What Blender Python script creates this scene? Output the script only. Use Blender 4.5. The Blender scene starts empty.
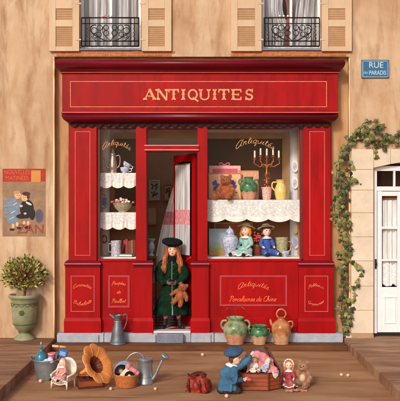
import bpy, bmesh, math, random
from mathutils import Vector, Matrix
random.seed(7)
PI = math.pi
scene = bpy.context.scene
COL = scene.collection
# ------------------------------------------------------------------ camera model
CX, HY, F, D, H = 199.5, 203.0, 780.0, 12.0, 2.2
def at(px, py, Y): k = (D+Y)/F; return Vector(((px-CX)*k, Y, H-(py-HY)*k))
def X(px, Y=0.0): return (px-CX)*(D+Y)/F
def Z(py, Y=0.0): return H-(py-HY)*(D+Y)/F
def S(Y): return (D+Y)/F
def gy(py, z=0.0): return F*(H-z)/(py-HY)-D

cam_d = bpy.data.cameras.new('camera'); cam = bpy.data.objects.new('camera', cam_d); COL.objects.link(cam)
cam.location = (0, -D, H); cam.rotation_euler = (PI/2, 0, 0)
cam_d.sensor_width = 36; cam_d.lens = F/400*36; cam_d.shift_x = 0.5/400*1.0; cam_d.shift_y = 2.5/400; cam_d.clip_end = 300
scene.camera = cam

# ------------------------------------------------------------------ materials
_m = {}
def lin(c): return tuple((v/255/12.92 if v/255 <= .04045 else ((v/255+.055)/1.055)**2.4) for v in c)
def mat(name, c, rough=.6, metal=0.0, var=.18, vs=6.0, stretch=(1,1,1), bump=.0, bs=40.0, c2=None, spec=.5, sheen=0, alpha=None):
    """c, c2 in sRGB 0-255 ; noise moves between a darker and a lighter tone"""
    if name in _m: return _m[name]
    m = bpy.data.materials.new(name); m.use_nodes = True; nt = m.node_tree; N = nt.nodes; L = nt.links
    b = N['Principled BSDF']; c = lin(c)
    b.inputs['Roughness'].default_value = rough; b.inputs['Metallic'].default_value = metal
    b.inputs['Specular IOR Level'].default_value = spec
    if sheen: b.inputs['Sheen Weight'].default_value = sheen
    tc = N.new('ShaderNodeTexCoord'); mp = N.new('ShaderNodeMapping'); mp.inputs['Scale'].default_value = stretch
    L.new(tc.outputs['Object'], mp.inputs[0])
    nz = N.new('ShaderNodeTexNoise'); nz.inputs['Scale'].default_value = vs; nz.inputs['Detail'].default_value = 6; nz.inputs['Roughness'].default_value = .62
    L.new(mp.outputs[0], nz.inputs[0])
    cr = N.new('ShaderNodeValToRGB'); cr.color_ramp.elements[0].position = .3; cr.color_ramp.elements[1].position = .7
    ca = tuple(v*(1-var) for v in c); cb = tuple(min(1, v*(1+var)) for v in c)
    if c2: cb = lin(c2); ca = c
    cr.color_ramp.elements[0].color = (*ca, 1); cr.color_ramp.elements[1].color = (*cb, 1)
    L.new(nz.outputs['Fac'], cr.inputs[0]); L.new(cr.outputs[0], b.inputs['Base Color'])
    if bump:
        n2 = N.new('ShaderNodeTexNoise'); n2.inputs['Scale'].default_value = bs; n2.inputs['Detail'].default_value = 5
        L.new(mp.outputs[0], n2.inputs[0]); bp = N.new('ShaderNodeBump'); bp.inputs['Strength'].default_value = bump; bp.inputs['Distance'].default_value = .01
        L.new(n2.outputs['Fac'], bp.inputs['Height']); L.new(bp.outputs[0], b.inputs['Normal'])
    _m[name] = m; return m
def nodes(m): return m.node_tree.nodes, m.node_tree.links, m.node_tree.nodes['Principled BSDF']

def layered(name, base, dark, light, scl1, st1, scl2, st2, rough=.85, bump=.25, extra=None):
    m = bpy.data.materials.new(name); m.use_nodes = True; N, L, b = nodes(m)
    b.inputs['Roughness'].default_value = rough; b.inputs['Specular IOR Level'].default_value = .25
    tc = N.new('ShaderNodeTexCoord')
    def nz(sc, st, det=6, dist=0):
        mp = N.new('ShaderNodeMapping'); mp.inputs['Scale'].default_value = st; L.new(tc.outputs['Object'], mp.inputs[0])
        n = N.new('ShaderNodeTexNoise'); n.inputs['Scale'].default_value = sc; n.inputs['Detail'].default_value = det; n.inputs['Distortion'].default_value = dist
        n.inputs['Roughness'].default_value = .6
        L.new(mp.outputs[0], n.inputs[0]); return n.outputs['Fac']
    def ramp(f, lo, hi):
        r = N.new('ShaderNodeMapRange'); r.inputs[1].default_value = lo; r.inputs[2].default_value = hi; L.new(f, r.inputs[0]); return r.outputs[0]
    def mix(f, a, b2):
        x = N.new('ShaderNodeMix'); x.data_type = 'RGBA'; L.new(f, x.inputs[0])
        for i, v in ((6, a), (7, b2)):
            if isinstance(v, tuple): x.inputs[i].default_value = (*lin(v), 1)
            else: L.new(v, x.inputs[i])
        return x.outputs[2]
    f1 = ramp(nz(scl1, st1, 8, .6), .38, .66); f2 = ramp(nz(scl2, st2, 8, .3), .5, .75); f3 = ramp(nz(scl1*.35, (1,1,1), 4, 1.0), .45, .72)
    c = mix(f1, base, light); c = mix(f2, c, dark)
    x = N.new('ShaderNodeMath'); x.operation = 'MULTIPLY'; x.inputs[1].default_value = .6; L.new(f3, x.inputs[0]); c = mix(x.outputs[0], c, dark)
    L.new(c, b.inputs['Base Color'])
    g = nz(80, (1,1,1), 8); h = nz(scl2*1.5, st2, 5)
    ad = N.new('ShaderNodeMath'); L.new(g, ad.inputs[0]); L.new(h, ad.inputs[1])
    bp = N.new('ShaderNodeBump'); bp.inputs['Strength'].default_value = bump; bp.inputs['Distance'].default_value = .012
    L.new(ad.outputs[0], bp.inputs['Height']); L.new(bp.outputs[0], b.inputs['Normal'])
    _m[name] = m; return m

wall_m = layered('ochre_plaster', (204,166,132), (158,112,78), (224,196,166), 1.3, (2.0,2.0,.6), 2.4, (2.0,2.0,.5), bump=.7)
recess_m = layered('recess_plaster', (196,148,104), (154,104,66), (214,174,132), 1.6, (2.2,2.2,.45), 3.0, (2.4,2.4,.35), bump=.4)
ground_m = layered('brown_paving', (168,122,86), (122,80,52), (192,150,112), 1.1, (.45,2.0,1), 2.0, (.35,2.6,1), bump=.4, rough=.85)
pave_m = layered('side_paving', (146,104,76), (106,70,50), (186,150,122), 1.2, (.5,2.0,1), 2.0, (.5,2.6,1), bump=.5, rough=.8)
step_m = layered('step_stone', (112,68,40), (78,44,26), (134,90,56), 2.0, (.4,2,1), 3.0, (.3,3,1), bump=.4, rough=.75)
red = layered('red_paint', (160,1,8), (128,1,8), (170,3,10), 2.2, (1,1,.35), 3.2, (2.2,2.2,.25), rough=.42, bump=.05)
red2 = layered('red_paint_panel', (168,1,9), (136,1,8), (178,3,10), 2.6, (1,1,.4), 3.6, (2.2,2.2,.25), rough=.42, bump=.05)
for m_ in (red,red2): m_.node_tree.nodes['Principled BSDF'].inputs['Specular IOR Level'].default_value=.18
maroon = mat('maroon_paint', (108,6,26), .33, spec=.35, var=.2, vs=4, stretch=(.3,1,1), bump=.1, bs=22)
pink_line = mat('pink_moulding', (206,84,84), .4, var=.15)
gold = mat('gold_lettering', (214,152,100), .45, var=.22, vs=30)
palegold = mat('pale_gold_line', (214,120,84), .5, var=.25, vs=14)
script_m = mat('script_paint', (238,112,62), .5, var=.2, vs=20)
glassgold = mat('window_script_paint', (206,150,92), .5, var=.2, vs=20)
plinth_m = mat('grey_stone', (170,174,186), .7, var=.2, vs=7, bump=.35, bs=30)
plinth_dk = mat('blue_grey_stone', (122,128,146), .7, var=.2, vs=9, bump=.35, bs=30)
stone_m = mat('pale_limestone', (222,204,182), .8, var=.12, vs=4, bump=.3, bs=35)
joint_m = mat('mortar', (176,144,108), .9)
brick_m = mat('brick', (176,92,52), .8, vs=14, bump=.4, bs=60, c2=(206,134,84))
shutter_m = mat('shutter_paint', (208,178,146), .6, var=.1, vs=5, stretch=(1,1,.3), bump=.1)
slat_m = mat('shutter_slat_paint', (194,156,120), .6, var=.1, vs=8)
iron = mat('wrought_iron', (34,28,30), .5, metal=.4, var=.2)
white_paint = mat('white_paint', (236,236,240), .45, var=.05, vs=6, bump=.06)
pillar_m = mat('pale_blue_white_paint', (206,212,226), .5, var=.07, vs=6)
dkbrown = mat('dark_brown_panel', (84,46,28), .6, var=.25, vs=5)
beige = mat('beige_panel', (226,178,130), .7, var=.12, vs=4)
brown = mat('brown_panel', (150,94,60), .65, var=.2, vs=4)
white_cloth = mat('white_cloth', (236,234,232), .9, var=.06, vs=20, bump=.3, bs=50)
zinc = mat('zinc', (166,176,186), .42, metal=.75, var=.22, vs=9, bump=.1, bs=18)
zinc_dk = mat('dark_zinc', (118,122,132), .5, metal=.7, var=.25, vs=9, bump=.1, bs=18)
silver = mat('tarnished_silver', (178,152,140), .35, metal=.7, var=.2, vs=30)
wicker_w = mat('white_wicker', (232,222,206), .7, var=.12, vs=30)
wicker_b = mat('brown_wicker', (188,112,58), .7, var=.25, vs=40)
horn_m = mat('orange_horn', (226,122,52), .35, vs=10, c2=(240,160,84), bump=.05)
horn_in = mat('dark_horn_throat', (120,50,22), .45, var=.3, vs=12)
cabinet = mat('cabinet_wood', (112,56,32), .45, vs=8, stretch=(.3,3,3), c2=(150,80,46), bump=.15)
chest_m = mat('chest_wood', (134,58,30), .45, vs=8, stretch=(.3,3,3), c2=(176,84,42), bump=.2)
chest_dk = mat('dark_chest_wood', (82,34,24), .45, var=.3, vs=8, bump=.2)
record_m = mat('black_record', (20,20,24), .25, var=.2)
skin = mat('skin', (246,196,170), .55, var=.06, vs=14, spec=.3)
china = mat('doll_porcelain', (250,212,192), .3, var=.05)
eye_m = mat('eye_dark', (40,30,34), .3)
lip_m = mat('lips', (204,70,70), .5)
blush_m = mat('blush', (240,150,130), .6)
hair_r = mat('auburn_hair', (150,62,30), .5, vs=14, stretch=(4,4,.5), c2=(206,126,66), bump=.4, bs=60)
hair_b = mat('brown_hair', (92,52,32), .6, var=.3, vs=30)
hair_y = mat('golden_hair', (196,124,60), .6, var=.3, vs=30)
coat_m = mat('green_coat', (7,24,17), .9, vs=12, c2=(20,56,36), bump=.5, bs=60, spec=.15)
black_felt = mat('black_felt', (26,27,31), .95, var=.25, vs=12, spec=.15, bump=.3, bs=90)
trim_m = mat('grey_green_trim', (126,146,124), .9, var=.2, vs=20)
glove_m = mat('mauve_glove', (134,76,84), .85, var=.15, vs=20)
stocking_m = mat('pink_stocking', (190,120,122), .8, var=.12)
boot_m = mat('black_leather', (34,26,30), .4, var=.3)
teddy_o = mat('orange_plush', (150,70,32), .95, vs=30, c2=(204,116,60), bump=.6, bs=90, sheen=.4)
teddy_b = mat('brown_plush', (146,98,66), .95, vs=30, c2=(190,144,106), bump=.6, bs=90, sheen=.4)
belly_m = mat('cream_plush', (232,206,176), .95, var=.1)
smock = mat('blue_smock', (38,82,116), .85, vs=7, c2=(70,122,156), bump=.4, bs=30)
beret_b = mat('blue_beret', (40,66,98), .9, vs=9, c2=(66,100,136))
dk_trouser = mat('dark_trousers', (52,38,34), .85, var=.2)
teal_d = mat('teal_dress', (120,176,172), .8, vs=24, c2=(170,210,204), bump=.2)
navy_d = mat('navy_sailor_cloth', (38,68,150), .8, vs=24, c2=(72,108,188), bump=.2)
wine_d = mat('wine_dress', (138,26,44), .8, vs=36, c2=(196,84,96), bump=.2)
rose_d = mat('rose_print_dress', (226,176,168), .8, vs=46, c2=(196,104,98), bump=.2)
ltblue_d = mat('pale_blue_dress', (128,160,200), .8, vs=36, c2=(186,206,230))
cream_d = mat('cream_dress', (236,222,208), .8, vs=36, var=.1)
straw = mat('straw', (222,170,104), .8, var=.15, vs=40)
straw_w = mat('pale_straw', (240,222,196), .8, var=.1, vs=40)
pink_cloth = mat('pink_cloth', (206,104,112), .85, vs=18, c2=(232,156,158), bump=.4)
bag_m = mat('red_leather', (112,24,16), .55, vs=9, c2=(170,48,28), bump=.5, bs=26)
bag_dk = mat('dark_red_leather', (78,20,16), .5, var=.3, vs=12)
leaf_d = mat('dark_leaf', (62,70,34), .55, var=.3, vs=12)
leaf_m = mat('mid_leaf', (104,112,50), .55, var=.3, vs=12)
leaf_y = mat('yellow_leaf', (194,172,90), .55, var=.25, vs=12)
leaf_e = mat('pale_leaf_edge', (196,186,120), .6, var=.2)
ivy1 = mat("ivy_dark", (58,62,34), .5, var=.3, vs=10)
ivy2 = mat("ivy_green", (98,102,54), .5, var=.3, vs=10)
ivy3 = mat('ivy_olive', (138,132,72), .5, var=.3, vs=10)
bark = mat('bark', (112,64,34), .85, var=.3, vs=20)
urn_m = mat('celadon_glaze', (116,122,88), .45, vs=5, c2=(160,162,126), bump=.15, bs=14)
urn_dk = mat('celadon_relief', (84,90,62), .45, var=.2)
soil = mat('soil', (56,38,26), .95)
gg = mat('green_glaze', (28,72,48), .22, vs=12, c2=(100,146,104))
gg2 = mat('pale_green_glaze', (98,120,84), .28, vs=12, c2=(160,168,124))
terra = mat('pale_terracotta', (214,164,126), .7, vs=8, c2=(226,184,148), bump=.15)
tan_g = mat('tan_glaze', (150,92,54), .35, vs=9, c2=(206,146,96), bump=.1)
bluewhite = mat('blue_white_china', (66,100,180), .25, vs=38, c2=(238,240,246))
bluewhite2 = mat('blue_flowered_china', (238,238,244), .25, vs=26, c2=(120,140,200))
yellow_c = mat('yellow_china', (226,190,96), .3, vs=14, c2=(240,216,140))
rose_c = mat('rose_china', (238,226,216), .3, vs=40, c2=(206,110,110))
copper = mat('antique_copper', (176,104,58), .35, metal=.6, var=.25, vs=20)
candle_m = mat('candle_wax', (248,240,220), .5, var=.03)
pinkbox = mat('pink_card', (236,160,168), .7, vs=16, c2=(246,196,196))
pinkdk = mat('rose_card', (206,96,110), .7, var=.15, vs=20)
peach = mat('peach_card', (240,184,142), .75, vs=10, c2=(246,206,170))
floral = mat('floral_card', (236,196,160), .7, vs=40, c2=(206,120,100))
blue_fl = mat('blue_flowers', (96,92,170), .7, var=.3, vs=30)
red_fl = mat('red_flowers', (200,60,44), .7, var=.3, vs=30)
blue_book = mat('blue_book', (36,88,160), .6, var=.15)
red_book = mat('red_book', (160,52,44), .6, var=.2)
teal_book = mat('teal_book', (62,104,120), .6, var=.2)
paper = mat('page_paper', (236,222,196), .85, var=.06)
teal_b = mat('teal_glass', (52,120,140), .2, var=.3, vs=20)
frame_g = mat('gilt_frame', (170,112,58), .45, metal=.2, var=.25, vs=20)
frame_d = mat('dark_frame', (88,52,34), .5, var=.25)
sign_b = mat('blue_enamel', (44,100,146), .3, vs=6, var=.12)
sign_w = mat('white_enamel', (200,220,232), .4, var=.05)
poster_bg = mat('poster_brown', (136,108,84), .8, vs=9, c2=(166,132,104))
poster_red = mat('poster_red', (176,50,32), .8, var=.15, vs=9)
poster_or = mat('poster_orange', (206,140,72), .8, var=.1)
poster_tx = mat('poster_text', (214,108,76), .8, var=.1)
poster_blue = mat('poster_blue', (120,142,166), .8, var=.2, vs=20)
poster_dk = mat('poster_dark', (36,34,40), .8, var=.2)
marble_m = mat('marble', (224,160,130), .2, vs=60, c2=(240,208,190))
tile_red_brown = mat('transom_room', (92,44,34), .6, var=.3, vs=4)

def sheer(name, c, lo=.25, hi=.8, vs=6, st=(9,9,.25), alpha_floor=.35, alpha_top=.95):
    m = bpy.data.materials.new(name); m.use_nodes = True; N, L, b = nodes(m)
    b.inputs['Base Color'].default_value = (*lin(c), 1); b.inputs['Roughness'].default_value = .9
    tc = N.new('ShaderNodeTexCoord'); mp = N.new('ShaderNodeMapping'); mp.inputs['Scale'].default_value = st
    L.new(tc.outputs['Object'], mp.inputs[0]); nz = N.new('ShaderNodeTexNoise'); nz.inputs['Scale'].default_value = vs; nz.inputs['Detail'].default_value = 4
    L.new(mp.outputs[0], nz.inputs[0]); r = N.new('ShaderNodeMapRange'); r.inputs[1].default_value = lo; r.inputs[2].default_value = hi
    r.inputs[3].default_value = alpha_floor; r.inputs[4].default_value = alpha_top
    L.new(nz.outputs['Fac'], r.inputs[0]); L.new(r.outputs[0], b.inputs['Alpha']); _m[name] = m; return m
curtain_m = sheer('sheer_curtain', (214,214,220), .36, .62, 4, (5,5,.3), .4, 1)
curtain_p = sheer('pink_sheer_curtain', (226,150,160), .36, .62, 8, (6,6,2), .6, 1)
curtain_w = sheer('white_voile', (236,234,236), .36, .62, 6, (6,6,.4), .75, 1)
def lace(name, c, scale, thick=.12):
    m = bpy.data.materials.new(name); m.use_nodes = True; N, L, b = nodes(m)
    b.inputs['Base Color'].default_value = (*lin(c), 1); b.inputs['Roughness'].default_value = .9
    tc = N.new('ShaderNodeTexCoord'); v = N.new('ShaderNodeTexVoronoi'); v.feature = 'DISTANCE_TO_EDGE'; v.inputs['Scale'].default_value = scale
    v2 = N.new('ShaderNodeTexNoise'); v2.inputs['Scale'].default_value = scale*.28; v2.inputs['Detail'].default_value = 3
    L.new(tc.outputs['Object'], v.inputs['Vector']); L.new(tc.outputs['Object'], v2.inputs['Vector'])
    r = N.new('ShaderNodeMapRange'); r.inputs[1].default_value = thick; r.inputs[2].default_value = thick+.08; r.inputs[3].default_value = 1; r.inputs[4].default_value = .42
    L.new(v.outputs['Distance'], r.inputs[0])
    r2 = N.new('ShaderNodeMapRange'); r2.inputs[1].default_value = .5; r2.inputs[2].default_value = .56; L.new(v2.outputs['Fac'], r2.inputs[0])
    mx = N.new('ShaderNodeMath'); mx.operation = 'MAXIMUM'; L.new(r.outputs[0], mx.inputs[0]); L.new(r2.outputs[0], mx.inputs[1])
    L.new(mx.outputs[0], b.inputs['Alpha']); _m[name] = m; return m
lace_m = lace('lace_net', (236,238,240), 100)
blacklace = lace('dark_lace', (58,30,34), 70, .16)
def glass():
    m = bpy.data.materials.new('window_glass'); m.use_nodes = True; N = m.node_tree.nodes; L = m.node_tree.links
    N.remove(N['Principled BSDF']); o = N['Material Output']; t = N.new('ShaderNodeBsdfTransparent'); g = N.new('ShaderNodeBsdfGlossy')
    g.inputs['Roughness'].default_value = .03; lw = N.new('ShaderNodeFresnel'); lw.inputs[0].default_value = 1.16
    x = N.new('ShaderNodeMixShader'); L.new(lw.outputs[0], x.inputs[0]); L.new(t.outputs[0], x.inputs[1]); L.new(g.outputs[0], x.inputs[2]); L.new(x.outputs[0], o.inputs[0])
    _m['glass'] = m; return m
glass_m = glass()
def checker():
    m = bpy.data.materials.new('checker_tiles'); m.use_nodes = True; N, L, b = nodes(m)
    tc = N.new('ShaderNodeTexCoord'); mp = N.new('ShaderNodeMapping'); mp.inputs['Rotation'].default_value = (0,0,PI/4); mp.inputs['Location'].default_value = (.03,.05,0)
    ch = N.new('ShaderNodeTexChecker'); ch.inputs['Scale'].default_value = 1/.215; ch.inputs[1].default_value = (*lin((232,214,214)),1); ch.inputs[2].default_value = (*lin((122,30,46)),1)
    L.new(tc.outputs['Object'], mp.inputs[0]); L.new(mp.outputs[0], ch.inputs[0]); L.new(ch.outputs[0], b.inputs['Base Color']); b.inputs['Roughness'].default_value = .35
    return m
checker_m = checker()
def picture(name, sky, mid, low, z0, z1):
    """a little landscape: bands along local z broken by noise"""
    m = bpy.data.materials.new(name); m.use_nodes = True; N, L, b = nodes(m)
    tc = N.new('ShaderNodeTexCoord'); sp = N.new('ShaderNodeSeparateXYZ'); L.new(tc.outputs['Object'], sp.inputs[0])
    nz = N.new('ShaderNodeTexNoise'); nz.inputs['Scale'].default_value = 14; nz.inputs['Detail'].default_value = 5; L.new(tc.outputs['Object'], nz.inputs['Vector'])
    r = N.new('ShaderNodeMapRange'); r.inputs[1].default_value = z0; r.inputs[2].default_value = z1; L.new(sp.outputs[2], r.inputs[0])
    ml = N.new('ShaderNodeMath'); ml.operation = 'MULTIPLY_ADD'; ml.inputs[1].default_value = .5; L.new(nz.outputs['Fac'], ml.inputs[0]); L.new(r.outputs[0], ml.inputs[2])
    cr = N.new('ShaderNodeValToRGB'); e = cr.color_ramp.elements; e[0].color = (*lin(low),1); e[0].position = .3; e[1].color = (*lin(sky),1); e[1].position = .95
    k = e.new(.65); k.color = (*lin(mid),1); L.new(ml.outputs[0], cr.inputs[0]); L.new(cr.outputs[0], b.inputs['Base Color']); b.inputs['Roughness'].default_value = .6
    return m

def glaze(name, top, top2, bot, z, wob=.03):
    if name in _m: return _m[name]
    m = bpy.data.materials.new(name); m.use_nodes = True; N, L, b = nodes(m)
    tc = N.new('ShaderNodeTexCoord'); sp = N.new('ShaderNodeSeparateXYZ'); L.new(tc.outputs['Object'], sp.inputs[0])
    mp = N.new('ShaderNodeMapping'); mp.inputs['Scale'].default_value = (1,1,.45); L.new(tc.outputs['Object'], mp.inputs[0])
    nz = N.new('ShaderNodeTexNoise'); nz.inputs['Scale'].default_value = 17; nz.inputs['Detail'].default_value = 3; L.new(mp.outputs[0], nz.inputs['Vector'])
    n2 = N.new('ShaderNodeTexNoise'); n2.inputs['Scale'].default_value = 11; n2.inputs['Detail'].default_value = 6; L.new(tc.outputs['Object'], n2.inputs['Vector'])
    a = N.new('ShaderNodeMath'); a.operation = 'MULTIPLY_ADD'; a.inputs[1].default_value = -wob*3.2; L.new(nz.outputs['Fac'], a.inputs[0]); L.new(sp.outputs[2], a.inputs[2])
    r = N.new('ShaderNodeMapRange'); r.inputs[1].default_value = z-wob*1.6-.004; r.inputs[2].default_value = z-wob*1.6+.008; L.new(a.outputs[0], r.inputs[0])
    cr = N.new('ShaderNodeValToRGB'); cr.color_ramp.elements[0].position=.35; cr.color_ramp.elements[1].position=.66; cr.color_ramp.elements[0].color=(*lin(top),1); cr.color_ramp.elements[1].color=(*lin(top2),1); L.new(n2.outputs['Fac'], cr.inputs[0])
    c2 = N.new('ShaderNodeValToRGB'); c2.color_ramp.elements[0].position=.35; c2.color_ramp.elements[1].position=.66; c2.color_ramp.elements[0].color=(*[v*.62 for v in lin(bot)],1); c2.color_ramp.elements[1].color=(*lin(bot),1); L.new(n2.outputs['Fac'], c2.inputs[0])
    x = N.new('ShaderNodeMix'); x.data_type='RGBA'; L.new(r.outputs[0], x.inputs[0]); L.new(c2.outputs[0], x.inputs[6]); L.new(cr.outputs[0], x.inputs[7]); L.new(x.outputs[2], b.inputs['Base Color'])
    q = N.new('ShaderNodeMapRange'); q.inputs[3].default_value=.75; q.inputs[4].default_value=.25; L.new(r.outputs[0], q.inputs[0]); L.new(q.outputs[0], b.inputs['Roughness'])
    _m[name] = m; return m

# ------------------------------------------------------------------ mesh builder
class MB:
    def __init__(s, M=None): s.v = []; s.f = []; s.mi = []; s.sm = []; s.M = M or Matrix(); s.T = Matrix(); s.cur = 0
    def add(s, vs, fs, smooth=False, mi=None):
        o = len(s.v); A = s.M @ s.T
        s.v += [A @ Vector(p) for p in vs]
        for f in fs: s.f.append([o+i for i in f]); s.mi.append(s.cur if mi is None else mi); s.sm.append(smooth)
        return s
    def box(s, x0, x1, y0, y1, z0, z1, mi=None):
        v = [(x0,y0,z0),(x1,y0,z0),(x1,y1,z0),(x0,y1,z0),(x0,y0,z1),(x1,y0,z1),(x1,y1,z1),(x0,y1,z1)]
        return s.add(v, [(0,3,2,1),(4,5,6,7),(0,1,5,4),(1,2,6,5),(2,3,7,6),(3,0,4,7)], mi=mi)
    def pbox(s, px0, px1, py0, py1, Y, depth, mi=None):       # pixel-sized box whose FRONT lies at depth Y
        return s.box(X(px0,Y), X(px1,Y), Y, Y+depth, Z(py1,Y), Z(py0,Y), mi)
    def prism(s, pts, y0, y1, mi=None, smooth=False):          # polygon (x,z) extruded along y
        n = len(pts); v = [(p[0],y0,p[1]) for p in pts]+[(p[0],y1,p[1]) for p in pts]
        s.add(v, [tuple(range(n)), tuple(reversed(range(n,2*n)))]+[(i,i+n,(i+1)%n+n,(i+1)%n) for i in range(n)], smooth, mi); return s
    def lathe(s, prof, n=28, c=(0,0,0), mi=None, sx=1, sy=1, mod=None, cap=True, twist=0):
        v = []
        for j,(r,z) in enumerate(prof):
            for i in range(n):
                a = 2*PI*i/n; k = mod(a, j/(len(prof)-1)) if mod else 1
                v.append((c[0]+r*k*math.cos(a)*sx, c[1]+r*k*math.sin(a)*sy, c[2]+z))
        f = [(j*n+i, j*n+(i+1)%n, (j+1)*n+(i+1)%n, (j+1)*n+i) for j in range(len(prof)-1) for i in range(n)]
        s.add(v, f, True, mi)
        if cap:
            if prof[0][0] > 1e-5: s.add([v[i] for i in range(n)], [tuple(reversed(range(n)))], False, mi)
            if prof[-1][0] > 1e-5: s.add([v[(len(prof)-1)*n+i] for i in range(n)], [tuple(range(n))], False, mi)
        return s
    def ell(s, c, r, n=16, m=10, mi=None):
        if not hasattr(r,'__len__'): r = (r,r,r)
        v = [(c[0],c[1],c[2]-r[2])]
        for j in range(1,m):
            t = -PI/2+PI*j/m
            for i in range(n):
                a = 2*PI*i/n; v.append((c[0]+r[0]*math.cos(t)*math.cos(a), c[1]+r[1]*math.cos(t)*math.sin(a), c[2]+r[2]*math.sin(t)))
        v.append((c[0],c[1],c[2]+r[2])); L = len(v)-1
        f = [(0,1+(i+1)%n,1+i) for i in range(n)]
        for j in range(m-2):
            for i in range(n): f.append((1+j*n+i,1+j*n+(i+1)%n,1+(j+1)*n+(i+1)%n,1+(j+1)*n+i))
        b = 1+(m-2)*n; f += [(b+i,b+(i+1)%n,L) for i in range(n)]
        return s.add(v, f, True, mi)
    def tube(s, pts, r, n=8, mi=None, closed=False, flat=1.0):
        pts = [Vector(p) for p in pts]; k = len(pts); R = r if hasattr(r,'__len__') else [r]*k
        v = []; up = None
        for i,p in enumerate(pts):
            a = pts[(i-1)%k] if (closed or i>0) else p; b = pts[(i+1)%k] if (closed or i<k-1) else p
            t = (b-a).normalized() if (b-a).length > 1e-9 else Vector((0,0,1))
            if up is None: up = Vector((0,1,0)) if abs(t.y) < .9 else Vector((1,0,0))
            u = (up-t*up.dot(t)); u = u.normalized() if u.length > 1e-6 else t.orthogonal().normalized(); up = u; w = t.cross(u)
            for j in range(n):
                an = 2*PI*j/n; v.append(p+(u*math.cos(an)*flat+w*math.sin(an))*R[i])
        f = [(i*n+j, i*n+(j+1)%n, ((i+1)%k)*n+(j+1)%n, ((i+1)%k)*n+j) for i in range(k if closed else k-1) for j in range(n)]
        if not closed: f += [tuple(reversed(range(n))), tuple(range((k-1)*n,k*n))]
        return s.add(v, f, True, mi)
    def cap(s, p, q, r0, r1, mi=None, n=12):
        s.tube([p,q],[r0,r1],n,mi); s.ell(p,r0,n,8,mi); s.ell(q,r1,n,8,mi); return s
    def limb(s, pts, rs, mi=None):
        for i in range(len(pts)-1): s.cap(pts[i],pts[i+1],rs[i],rs[i+1],mi)
        return s
    def sheet(s, fn, nu, nv, mi=None, smooth=True):
        v = [fn(i/nu, j/nv) for j in range(nv+1) for i in range(nu+1)]
        return s.add(v, [(j*(nu+1)+i, j*(nu+1)+i+1, (j+1)*(nu+1)+i+1, (j+1)*(nu+1)+i) for j in range(nv) for i in range(nu)], smooth, mi)
    def mould(s, x0, x1, Yb, back, prof, mi=None, smooth=False):      # prof: (ox, oy, z) top to bottom; returned at both ends
        v = []
        for ox,oy,z in prof: v += [(x0-ox,back,z),(x0-ox,Yb-oy,z),(x1+ox,Yb-oy,z),(x1+ox,back,z)]
        f = [(4*i+j,4*(i+1)+j,4*(i+1)+j+1,4*i+j+1) for i in range(len(prof)-1) for j in range(3)]
        n = 4*(len(prof)-1); f += [(0,1,2,3),(n+3,n+2,n+1,n)]
        return s.add(v, f, smooth, mi)
    def mesh(s, name, mats):
        me = bpy.data.meshes.new(name); me.from_pydata(s.v, [], s.f)
        for m in (mats if isinstance(mats,(list,tuple)) else [mats]): me.materials.append(m)
        for p,i,k in zip(me.polygons, s.mi, s.sm): p.material_index = i; p.use_smooth = k
        bm = bmesh.new(); bm.from_mesh(me); bmesh.ops.recalc_face_normals(bm, faces=bm.faces); bm.to_mesh(me); bm.free(); me.update()
        return me
def tag(o, label=None, cat=None, group=None, kind=None):
    if label: o['label'] = label
    if cat: o['category'] = cat
    if group: o['group'] = group
    if kind: o['kind'] = kind
    return o
def part(name, mb, mats, parent=None, bevel=0, solid=0):
    o = bpy.data.objects.new(name, mb.mesh(name, mats)); COL.objects.link(o); o.parent = parent
    if solid: m = o.modifiers.new('solid','SOLIDIFY'); m.thickness = solid; m.offset = 0
    if bevel:
        m = o.modifiers.new('bevel','BEVEL'); m.width = bevel; m.segments = 2; m.limit_method = 'ANGLE'; m.angle_limit = math.radians(40); m.harden_normals = False
    return o
def fuse(name, mb, m, parent, voxel, smooth=3, wr=0, wf=9, fur=None):
    me = mb.mesh(name+'_raw', m); o = bpy.data.objects.new(name+'_raw', me); COL.objects.link(o)
    r = o.modifiers.new('r','REMESH'); r.mode = 'VOXEL'; r.voxel_size = voxel; r.use_smooth_shade = True
    k = o.modifiers.new('s','SMOOTH'); k.factor = .5; k.iterations = smooth
    dg = bpy.context.evaluated_depsgraph_get(); dg.update(); e = bpy.data.meshes.new_from_object(o.evaluated_get(dg))
    bpy.data.objects.remove(o); bpy.data.meshes.remove(me); e.name = name
    if not e.materials: e.materials.append(m)
    if wr:
        from mathutils import noise
        nn=[v.normal.copy() for v in e.vertices]
        for v,n_ in zip(e.vertices,nn):
            q=Vector((v.co.x*wf,v.co.y*wf,v.co.z*wf*.42)); d=noise.noise(q+Vector((noise.noise(q*.7)*2,0,0)))
            v.co += n_*wr*(1-2*abs(d)**.6)
        e.update()
    for p in e.polygons: p.use_smooth = True
    if fur:
        cnt,ln=fur; bm=bmesh.new(); bm.from_mesh(e); fs=list(bm.faces); ar=[f.calc_area() for f in fs]; ch=random.choices(fs,ar,k=cnt); new=[(f.calc_center_median().copy(),f.normal.copy()) for f in ch]
        for c,n_ in new:
            t=n_.orthogonal().normalized(); t=Matrix.Rotation(random.uniform(0,6.28),3,n_)@t; c=c+t*random.uniform(-.5,.5)*ln
            d=(n_+Vector((random.uniform(-.6,.6),random.uniform(-.6,.6),random.uniform(-.9,.2)))).normalized()
            bm.faces.new([bm.verts.new(c-t*ln*.16-n_*ln*.1),bm.verts.new(c+t*ln*.16-n_*ln*.1),bm.verts.new(c+d*ln)])
        bm.to_mesh(e); bm.free()
    o = bpy.data.objects.new(name, e); COL.objects.link(o); o.parent = parent; return o
def thing(name, label, cat, loc=(0,0,0), rz=0, group=None):
    o = bpy.data.objects.new(name, None); COL.objects.link(o); o.location = loc; o.rotation_euler = (0,0,rz); o.empty_display_size = .1
    return tag(o, label, cat, group)
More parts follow.
